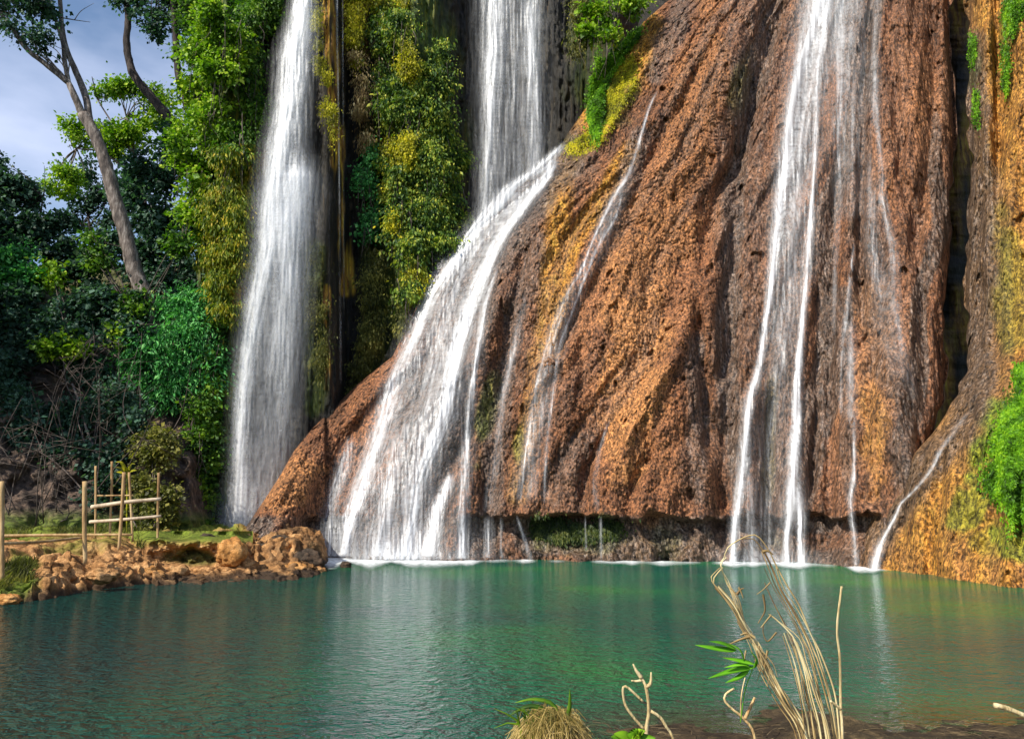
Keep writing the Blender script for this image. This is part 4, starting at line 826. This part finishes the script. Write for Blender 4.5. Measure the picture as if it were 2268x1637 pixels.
bush("hanging_root", "brown dead roots and stems hanging left of the large leafy mass", 'roots',
     col([(805, 220, 20, 60), (815, 300, 12, 40), (790, 150, 14, 40), (850, 160, 14, 50)], 0.4, 0.3), 5000, 0.16, 'l_dry', GV, seed=467, stems=False, droop=1.8, slim=0.10, spread=0.18)
def moss_on(name, label, fn, regions, n, size, mat, seed, lift=0.05, hang=1.0, thick=0.10):
    g = np.random.default_rng(seed); V = []
    a = np.array([r[2] * r[3] for r in regions], float); a /= a.sum()
    for (cx, cy, rx, ry, ang), fr in zip(regions, a):
        m = int(n * fr); th = g.random(m) * 2 * math.pi; rr = np.sqrt(g.random(m)) * (1 + 0.25 * np.abs(g.normal(size=m)) * (g.random(m) < 0.5)) * (1 + 0.35 * vn(np.cos(th) * 2.2 + cx, np.sin(th) * 2.2, 0, seed + 3))
        ax_, ay_ = np.cos(th) * rr * rx, np.sin(th) * rr * ry; c, s = math.cos(R(ang)), math.sin(R(ang))
        px = cx + ax_ * c - ay_ * s; py = cy + ax_ * s + ay_ * c
        k = vn(px * 0.05, py * 0.03, 0, seed); Y = fn(px, py) - lift - thick * (1 + k) * np.sqrt(np.clip(1 - (rr / 1.2) ** 2, 0, 1)) - 0.05 * g.random(m)
        p = P(px, py, Y)
        ax = g.normal(size=(m, 3)) * 0.45 + np.array([0, -0.45, -hang]); ax /= np.linalg.norm(ax, axis=1)[:, None]
        nr = g.normal(size=(m, 3)) * 0.4 + np.array([0, -1, 0.3]); sd = np.cross(ax, nr); sd /= np.linalg.norm(sd, axis=1)[:, None]; nr = np.cross(sd, ax)
        s2 = size * (0.5 + g.random(m))[:, None]
        V.append(np.stack([p, p + ax * s2 * 0.4 + sd * s2 * 0.22, p + ax * s2, p + ax * s2 * 0.4 - sd * s2 * 0.22], 1))
    V = np.concatenate(V).reshape(-1, 3)
    o = mk(name, V, np.arange(len(V)).reshape(-1, 4), M[mat], smooth=False)
    return tag(o, label, 'moss', GV)
moss_on("moss_strip", "vivid green strip of moss hanging down the mound's upper left edge", mound_y,
        [(1322, 215, 16, 75, 4), (1345, 150, 17, 60, 32), (1390, 95, 10, 45, 42), (1320, 265, 10, 40, 0)], 15000, 0.13, 'l_moss', 501, lift=0.25, thick=0.35)
moss_on("moss_patch", "yellow and olive moss patch on the mound beside the vivid green strip", mound_y,
        [(1375, 190, 26, 80, 22), (1300, 310, 50, 20, -25), (1345, 250, 16, 40, 10)], 8000, 0.09, 'l_yellow', 505, lift=0.08, thick=0.12)
moss_on("moss_patch", "lush bright green moss cushion on the right edge of the orange outcrop", out_y,
        [(2238, 960, 32, 75, 20), (2222, 1050, 36, 60, 15), (2262, 1050, 40, 90, 0), (2256, 905, 16, 45, 20), (2300, 980, 50, 130, 0)], 30000, 0.085, 'l_moss', 511, lift=0.06, thick=0.12)
moss_on("moss_patch", "small green tufts among golden rock in the upper right corner", out_y,
        [(2152, 110, 10, 40, 0), (2236, 30, 18, 50, 0), (2262, 10, 20, 30, 0), (2226, 150, 10, 60, 0), (2160, 240, 8, 40, 0), (2262, 830, 16, 30, 0)], 6500, 0.10, 'l_moss', 515, lift=0.1, thick=0.2)
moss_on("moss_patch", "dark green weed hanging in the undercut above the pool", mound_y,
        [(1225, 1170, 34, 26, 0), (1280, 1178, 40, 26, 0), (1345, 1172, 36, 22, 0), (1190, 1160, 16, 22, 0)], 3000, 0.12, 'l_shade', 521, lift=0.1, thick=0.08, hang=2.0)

# bare twiggy shrubs on the shaded slope
def hy(px, py): return float(hill_y(px, py)) - 0.4
g = np.random.default_rng(77)
TW = [(60, 1160, "bare grey twigs of a thin shrub at the far left of the slope"), (130, 1150, "bare grey twigs of a thin shrub above the low log rails"), (240, 1020, "long bare leaning twig rising from the brown slope"),
      (200, 1120, "bare tangled twigs behind the thick front post"), (290, 1000, "bare tangled twigs above the yellow sprig"), (100, 1000, "bare tangled twigs in the middle of the shaded slope"), (20, 1050, "bare tangled twigs near the left edge")]
for px, py, lab in TW:
    mb = MB(); b0 = P(px, py, hy(px, py))
    for _ in range(6):
        d = np.array([g.normal() * 0.9, -0.3 + g.normal() * 0.3, 1.6 + g.random() * 2.6]); s0 = b0 + np.array([g.normal() * 0.8, g.normal() * 0.3, g.normal() * .3])
        mid = s0 + d * 0.5 + g.normal(size=3) * 0.25; e = s0 + d + g.normal(size=3) * 0.3
        mb.tube([s0, mid, e], 0.022, 0.006, 5, 9)
        for _ in range(3):
            a0 = mid + (e - mid) * g.random(); mb.tube([a0, a0 + g.normal(size=3) * 0.25, a0 + g.normal(size=3) * np.array([.7, .3, .5])], 0.010, 0.004, 4, 6)
    tag(mb.solo("bare_shrub", M['twig']), lab, 'shrub', 'bare shrubs on the slope')
mb = MB(); mb.tube([P(160, 850, 28.6), P(178, 900, 28.3), P(195, 960, 28), P(228, 1030, 27)], 0.035, 0.05, 7, 24)
mb.tube([P(178, 900, 28.3), P(150, 860, 28.3), P(140, 800, 28.6)], 0.02, 0.008, 6, 12)
tag(mb.solo("dead_branch", M['bark']), "long pale dead branch slanting across the shaded slope", 'branch')

# grass tufts on the bank (stuff)
def grass(name, pts, n, h, mat, seed):
    g = np.random.default_rng(seed); V = []
    for (x0, x1, t0, t1, dens) in pts:
        m = int(n * dens); px = g.uniform(x0, x1, m); t = g.uniform(t0, t1, m)
        Y = Ywater(it(px, SH)) + t; X = (px - CX) / F * Y / 1.027; Z = bank_h(t) + 0.02
        p = np.stack([X, Y, Z], -1); hh = h * (0.4 + g.random(m))[:, None]
        ax = np.stack([g.normal(size=m) * 0.5, g.normal(size=m) * 0.4, np.ones(m)], -1); sd = np.stack([np.cos(g.random(m) * 6), np.sin(g.random(m) * 6), 0 * px], -1) * hh * 0.09
        V.append(np.stack([p - sd, p + sd, p + ax * hh + sd * 0.1, p + ax * hh * 0.98 - sd * 0.1], 1))
    V = np.concatenate(V).reshape(-1, 3); return tag(mk(name, V, np.arange(len(V)).reshape(-1, 4), M[mat], smooth=False), kind='stuff')
grass("grass", [(-100, 300, 7, 9.5, 1.0), (300, 520, 3.2, 6.5, 0.9), (-60, 80, 0.5, 2.2, 0.5)], 4200, 0.16, 'l_olive', 601)

# ---------------------------------------------------------------- boulders, ledge, fence
def rock(name, label, px, py, Y, rx, ry, mat, seed, squash=0.8, group='loose rocks along the bank'):
    nu, nv = 64, 40; u = np.linspace(0, 2 * math.pi, nu, endpoint=False); v = np.linspace(0.001, math.pi - 0.001, nv)
    uu, vv = np.meshgrid(u, v); d = np.stack([np.cos(uu) * np.sin(vv), np.sin(uu) * np.sin(vv), np.cos(vv)], -1)
    r = 1 + 0.20 * fbm(d[..., 0] * 1.7, d[..., 1] * 1.7, d[..., 2] * 1.7, 3, seed) - 0.16 * worley(d[..., 0] * 3, d[..., 1] * 3, d[..., 2] * 3, seed)
    k = Y / F; c = P(px, py, Y); V = d * r[..., None] * np.array([rx * k, rx * k * squash, ry * k]) * 1.08
    i = np.arange(nu * nv).reshape(nv, nu); j = np.roll(i, -1, 1)
    f = np.stack([i[:-1], i[1:], j[1:], j[:-1]], -1).reshape(-1, 4)
    o = mk(name, V, f, M[mat], attrs=dict(moss=np.zeros(len(V.reshape(-1, 3))), wet=np.zeros(len(V.reshape(-1, 3)))))
    o.location = [float(t) for t in c]; return tag(o, label, 'rock', group)
rock("boulder", "rounded bright orange boulder beside the foot of the mound", 512, 1224, 21.3, 32, 31, 'boulder', 3)
rock("boulder", "lumpy brown rock right of the orange boulder on the bank's tip", 600, 1245, 23, 40, 26, 'bank', 5)
rock("boulder", "dark brown rock at the very tip of the bank beside the cascade", 680, 1246, 23.2, 36, 26, 'darkrock', 8)
rock("boulder", "small dark rock poking out of the pool by the foam", 766, 1252, 24.6, 12, 8, 'darkrock', 9)
rock("boulder", "pale orange rock low at the water's edge below the orange boulder", 650, 1264, 22.2, 34, 16, 'boulder', 12)
for k, (px, py, Y, rx, ry, mt, lab) in enumerate([(545, 1258, 21.7, 26, 18, 'bank', "tan rock directly below the orange boulder at the waterline"), (578, 1222, 23.4, 24, 20, 'darkrock', "dark rock wedged right of the orange boulder under the mound's foot"),
        (640, 1228, 24.0, 26, 20, 'darkrock', "dark knobbly rock on the bank between the mound and its tip"), (590, 1268, 22.0, 26, 14, 'bank', "small tan rock at the waterline right of the orange boulder"), (700, 1264, 23.0, 20, 10, 'bank', "flat tan rock just left of the foam, touching the water"),
        (618, 1206, 24.6, 26, 20, 'darkrock', "dark rock against the mound's foot, highest of the tip's rocks"), (330, 1272, 19.8, 30, 16, 'boulder', "orange rock at the waterline left of the hollow ledge")]):
    rock("boulder", lab, px, py, Y, rx, ry, mt, 31 + k)
rock("boulder", "mossy dark rock just left of the orange boulder, higher up", 462, 1196, 23, 18, 14, 'darkrock', 14)
rock("boulder", "brown rock at the left edge of the waterline", 18, 1330, 15.2, 26, 14, 'boulder', 16)
rock("boulder", "tan rock at the waterline under the dark hollow", 385, 1268, 20.6, 34, 18, 'bank', 18)
rock("boulder", "broad tan rock on the shore below the thick front post", 225, 1275, 17.6, 34, 16, 'bank', 21)
rock("boulder", "tan rock between the dark hollow and the orange boulder", 450, 1268, 21.3, 26, 14, 'bank', 23)
# hollow ledge: a curved shell with grass on top
PXl, PYl = np.meshgrid(np.linspace(268, 560, 150), np.linspace(1176, 1290, 90))
hol = blob(PXl, PYl, 425, 1236, 66, 27, 3, 31, 0.35)
top = 1188 + 6 * vn(PXl * 0.02, 0, 0, 131)
Yl = 21.6 + 2.2 * ss(top - PYl, -14, 8) - 0.9 * ss(PYl, 1240, 1285) + 0.5 * hol + 0.25 * fbm(PXl * 0.04, PYl * 0.05, 0, 4, 132) + 3.0 * (1 - ss(PXl, 268, 330)) + 2.2 * ss(PXl, 520, 560)
ob = mk("rock_ledge", P(PXl, PYl, Yl), gridfaces(*PXl.shape), M['bank'], attrs=dict(moss=np.clip(0.9 * (1 - ss(PYl, 1190, 1218)) + 0.7 * hol, 0, 1), wet=0.55 * hol))  # hollow's shade painted as a dark tint over the moss
tag(ob, "earthy ledge with a dark hollow under its grassy top, left of the orange boulder", 'ledge')

def poles(name, label, posts, rails, cat='fence'):
    b0 = P(*posts[0][1][-1]); root = empty(name, b0, label, cat)
    for r, pts in posts:
        mb = MB(); a = [P(*q) for q in pts]; mb.tube(a, r, r * 0.85, 10, 14, rough=0.08, seed=len(pts)); mb.build("post", M['bamboo'], root)
    for r, pts, mt in rails:
        mb = MB(); mb.tube([P(*q) for q in pts], r, r * 0.85, 8, 14, rough=0.08, seed=3); mb.build("rail", M[mt], root)
    return root
poles("log_fence", "pair of thick front posts joined by low log rails on the bank",
      [(0.05, [(4, 1066, 16.0), (4, 1180, 16), (5, 1290, 16)]), (0.052, [(188, 1066, 18.4), (187, 1160, 18.4), (189, 1250, 18.4)])],
      [(0.035, [(5, 1204, 16.1), (90, 1200, 17.3), (187, 1190, 18.5)], 'bamboo'), (0.04, [(-60, 1188, 20.5), (100, 1185, 21), (292, 1184, 21.2)], 'bamboo')])
poles("bamboo_frame", "open frame of thin bamboo poles with two pale cross rails",
      [(0.032, [(212, 1032, 22.5), (212, 1100, 22.5), (211, 1192, 22.5)]), (0.034, [(248, 1022, 22.8), (247, 1090, 22.8), (243, 1190, 22.8)]),
       (0.045, [(275, 1046, 20.8), (270, 1130, 20.8), (263, 1222, 20.8)]), (0.034, [(286, 1046, 22.3), (290, 1120, 22.3), (294, 1200, 22.3)]), (0.036, [(352, 1047, 21.9), (350, 1120, 21.9), (349, 1204, 21.9)])],
      [(0.055, [(203, 1123, 21.6), (280, 1112, 21.4), (357, 1105, 21.6)], 'bamboo_pale'), (0.045, [(199, 1156, 21.6), (280, 1150, 21.4), (357, 1143, 21.6)], 'bamboo_pale'), (0.025, [(212, 1098, 22.7), (295, 1097, 22.6)], 'bamboo')], 'frame')

# ---------------------------------------------------------------- foreground reeds
YR = 5.0
def ext(pts, dx=14, dy=170):
    "carry the stalk down to the ground below the frame"
    a = list(pts); x, y = a[0][0], a[0][1]; return [(x + dx, y + dy)] + a
def bundle(mb, pts, k, spread, w0, w1, seed, Y=YR, conv=0.6):
    g = np.random.default_rng(seed)
    for i in range(k):
        ox, oy = g.normal() * spread, g.normal() * spread; dY = g.normal() * 0.05
        n = len(pts); e = 1.0 if i == 0 else 0.55 + 0.45 * g.random(); m = max(3, int(round(n * e)))
        q = [(x + ox * (1 - conv * j / n) + g.normal() * 2.4, y + oy * 0.3 + g.normal() * 1.0, Y + dY + 0.02 * g.normal()) for j, (x, y) in enumerate(pts[:m])]
        s = 0.85 + 0.9 * g.random(); mb.ribbon([P(*c) for c in q], w0 * s, w1 * s, fold=0.5)
root = empty("dry_reed", P(1800, 1800, YR), "tall bundle of dry straw-coloured reeds in the right foreground, bent over at the tips", 'reeds')
mb = MB()
bundle(mb, ext([(1785, 1634), (1745, 1558), (1712, 1501), (1679, 1431), (1652, 1391), (1622, 1341), (1589, 1298), (1581, 1278), (1595, 1256)]), 10, 7, 0.0055, 0.0028, 1)
bundle(mb, ext([(1780, 1634), (1738, 1558), (1700, 1490), (1668, 1420), (1645, 1375), (1629, 1324), (1612, 1291), (1600, 1254), (1606, 1236)]), 6, 9, 0.0045, 0.0024, 2)
mb.build("stalk", M['l_straw'], root)
mb = MB()
bundle(mb, ext([(1845, 1634), (1822, 1541), (1802, 1458), (1779, 1408), (1752, 1348), (1725, 1304), (1705, 1258), (1689, 1224), (1669, 1196), (1645, 1194), (1612, 1216), (1598, 1244)]), 6, 10, 0.005, 0.0022, 3)
bundle(mb, ext([(1815, 1634), (1795, 1541), (1779, 1474), (1752, 1408), (1722, 1340), (1700, 1290)]), 8, 17, 0.005, 0.0024, 4)
bundle(mb, ext([(1835, 1634), (1808, 1541), (1785, 1474), (1768, 1420), (1735, 1385), (1705, 1362)]), 3, 4, 0.008, 0.003, 5)
mb.build("stalk", M['l_straw'], root)
mb = MB()
for pts, a, b_ in [([(1689, 1222), (1700, 1220), (1713, 1228)], .010, .003), ([(1706, 1290), (1690, 1306), (1676, 1316)], .005, .002), ([(1690, 1316), (1694, 1340), (1693, 1356), (1679, 1380)], .008, .003), ([(1708, 1362), (1698, 1374), (1685, 1390)], .006, .003),
                   ([(1720, 1400), (1700, 1420), (1690, 1400), (1692, 1380)], .006, .002), ([(1632, 1316), (1640, 1306), (1648, 1302)], .010, .003), ([(1636, 1300), (1642, 1312), (1646, 1324)], .009, .003), ([(1665, 1408), (1640, 1416), (1616, 1426)], .010, .003), ([(1672, 1412), (1655, 1402), (1640, 1406)], .011, .004),
                   ([(1700, 1440), (1695, 1470), (1690, 1500)], .008, .001), ([(1680, 1430), (1690, 1470), (1708, 1510)], .009, .001), ([(1672, 1460), (1690, 1490), (1705, 1518)], .007, .001), ([(1690, 1448), (1704, 1480), (1700, 1520)], .007, .001), ([(1676, 1440), (1684, 1480), (1676, 1512)], .006, .001), ([(1684, 1436), (1712, 1470), (1722, 1500)], .006, .001), ([(1652, 1440), (1650, 1460), (1660, 1480)], .006, .001)]:
    mb.ribbon([P(x, y, YR - 0.04) for x, y in pts], a, b_)
mb.build("dry_leaf", M['l_dry'], root)
mb = MB()
for pts, w_ in [([(1632, 1440), (1590, 1436), (1539, 1428)], .030), ([(1632, 1438), (1600, 1424), (1570, 1420)], .022), ([(1672, 1476), (1625, 1484), (1568, 1502)], .028), ([(1672, 1470), (1635, 1462), (1600, 1456)], .024), ([(1660, 1482), (1635, 1500), (1606, 1512)], .022), ([(1650, 1470), (1640, 1440), (1612, 1424)], .016), ([(1670, 1480), (1676, 1460), (1660, 1440)], .018), ([(1664, 1484), (1650, 1470), (1604, 1478)], .02)]:
    mb.blade([P(x, y, YR - 0.08 - 0.02 * i) for i, (x, y) in enumerate(pts)], w_ * 0.7, nrm=(0.3, -0.6, 0.8))
mb.ribbon([P(1640, 1600, YR), P(1650, 1530, YR - .03), P(1668, 1478, YR - 0.05)], .003, .003)
mb.build("leaf", M['l_lime'], root)
root = empty("upright_reed", P(1868, 1800, 4.9), "single thin pale stem standing upright right of the reed bundle", 'stem')
mb = MB(); mb.tube([P(1868, 1800, 4.9), P(1866, 1634, 4.9), P(1862, 1558, 4.9), P(1860, 1458, 4.9), P(1854, 1391, 4.9), P(1864, 1298, 4.9)], 0.009, 0.006, 7, 40); mb.build("stalk", M['straw_pale'], root)
mb = MB(); mb.tube([P(1839, 1552, 4.88), P(1850, 1560, 4.89), P(1862, 1570, 4.9)], 0.007, 0.009, 6, 10); mb.build("twig", M['straw_pale'], root)
mb = MB()
mb.tube([P(1690, 1780, 5.2), P(1672, 1634, 5.2), P(1647, 1591, 5.2), P(1622, 1570, 5.2), P(1605, 1551, 5.2), P(1608, 1536, 5.2), P(1626, 1524, 5.2)], 0.011, 0.006, 7, 36)
mb.tube([P(1649, 1592, 5.2), P(1660, 1570, 5.2), P(1672, 1544, 5.2)], 0.011, 0.008, 7, 12)
mb.tube([P(1640, 1590, 5.2), P(1642, 1540, 5.2), P(1650, 1500, 5.2)], 0.004, 0.003, 5, 12)
tag(mb.solo("forked_twig", M['straw']), "low forked dry twig at the base of the reeds, left side", 'twig')
mb = MB()
mb.tube([P(1430, 1760, 4.8), P(1431, 1626, 4.8), P(1437, 1574, 4.8), P(1431, 1522, 4.8), P(1421, 1501, 4.8)], 0.015, 0.008, 8, 30, rough=0.1)
mb.tube([P(1431, 1522, 4.8), P(1441, 1512, 4.8), P(1442, 1488, 4.8)], 0.013, 0.004, 6, 10)
mb.tube([P(1421, 1501, 4.8), P(1410, 1486, 4.8), P(1402, 1470, 4.8)], 0.013, 0.004, 6, 10)
mb.tube([P(1422, 1506, 4.8), P(1410, 1508, 4.8), P(1398, 1507, 4.8)], 0.009, 0.004, 6, 10)
mb.tube([P(1426, 1614, 4.8), P(1400, 1584, 4.8), P(1384, 1558, 4.8), P(1380, 1524, 4.8), P(1390, 1522, 4.8), P(1424, 1553, 4.8)], 0.008, 0.007, 6, 30)
mb.tube([P(1441, 1574, 4.8), P(1462, 1588, 4.8), P(1475, 1608, 4.8), P(1492, 1640, 4.8), P(1500, 1720, 4.8)], 0.009, 0.007, 6, 20)
tag(mb.solo("broken_stalk", M['straw_pale']), "pale broken stalk with a bent loop at the bottom edge, between straw clump and reeds", 'stalk')
# straw clump
g = np.random.default_rng(5); mb = MB()
for i in range(900):
    x0 = g.normal(1222, 30); t = g.uniform(-1, 1); rr_ = math.sqrt(g.random()); x1 = 1222 + t * 84 * rr_ + g.normal() * 6; y1 = 1640 - (1640 - 1562 - 62 * t * t) * rr_ + g.normal() * 6
    yy = 4.7 + g.normal() * 0.12
    mb.ribbon([P(x0, 1800, yy), P(x0 * .5 + x1 * .5 + g.normal() * 8, 1600 + g.normal() * 12, yy), P(x1, y1, yy + g.normal() * .05), P(x1 + np.sign(t) * (12 + g.random() * 18), y1 + 16 + g.random() * 34, yy)], 0.004, 0.0015, n=9)
root = empty("straw_clump", P(1222, 1800, 4.7), "rounded clump of dry straw with a few green blades at the bottom edge", 'grass clump')
mb.build("straw", M['l_clump'], root); mb = MB()
for i in range(26):
    x0 = g.uniform(1150, 1250); mb.blade([P(x0 + 20, 1760, 4.6), P(x0, 1600 + g.normal() * 12, 4.6), P(x0 - g.uniform(10, 60), 1560 + g.random() * 60, 4.55)], 0.010)
for pts in ([(1255, 1600), (1262, 1560), (1262, 1524)], [(1240, 1580), (1220, 1556), (1180, 1548), (1140, 1556)], [(1220, 1575), (1180, 1562), (1150, 1572), (1120, 1590)]):
    mb.blade([P(a, c, 4.6) for a, c in pts], 0.012)
mb.build("green_blade", M['l_bright'], root)
mb = MB(); g = np.random.default_rng(8)
for i in range(9):
    an = g.uniform(0, math.pi); c = P(1400, 1640, 4.6); mb.blade([c, c + np.array([math.cos(an) * .06, -.02, abs(math.sin(an)) * .05]), c + np.array([math.cos(an) * .13, -.03, abs(math.sin(an)) * .07])], 0.03)
tag(mb.solo("green_sprout", M['l_moss']), "tiny green sprout at the bottom edge, left of the broken stalk", 'plant')
mb = MB(); mb.tube([P(2202, 1561, 4.6), P(2212, 1563, 4.6), P(2268, 1584, 4.6), P(2400, 1650, 4.6), P(2480, 1720, 4.6)], 0.014, 0.012, 8, 24, rough=0.1)
tag(mb.solo("pale_twig", M['straw_pale']), "pale cut twig poking in from the right edge over the water", 'twig')
# loose straw litter on the near shore
g = np.random.default_rng(15); mb = MB()
for i in range(900):
    x = g.uniform(0.0, 5.5); y = 6.9 - 1.5 * g.random() ** 0.8; a = g.normal() * 0.7; L = g.uniform(.04, .16); z = 0.012 + 0.07 * max(0, 6.9 - y) + g.random() * .02
    mb.ribbon([(x, y, z), (x + math.cos(a) * L / 2, y + math.sin(a) * L / 2, z + .004), (x + math.cos(a) * L, y + math.sin(a) * L, z)], .005, .003, n=4, nrm=(0, 0, 1))
tag(mb.solo("straw_litter", M['l_litter']), kind='stuff')
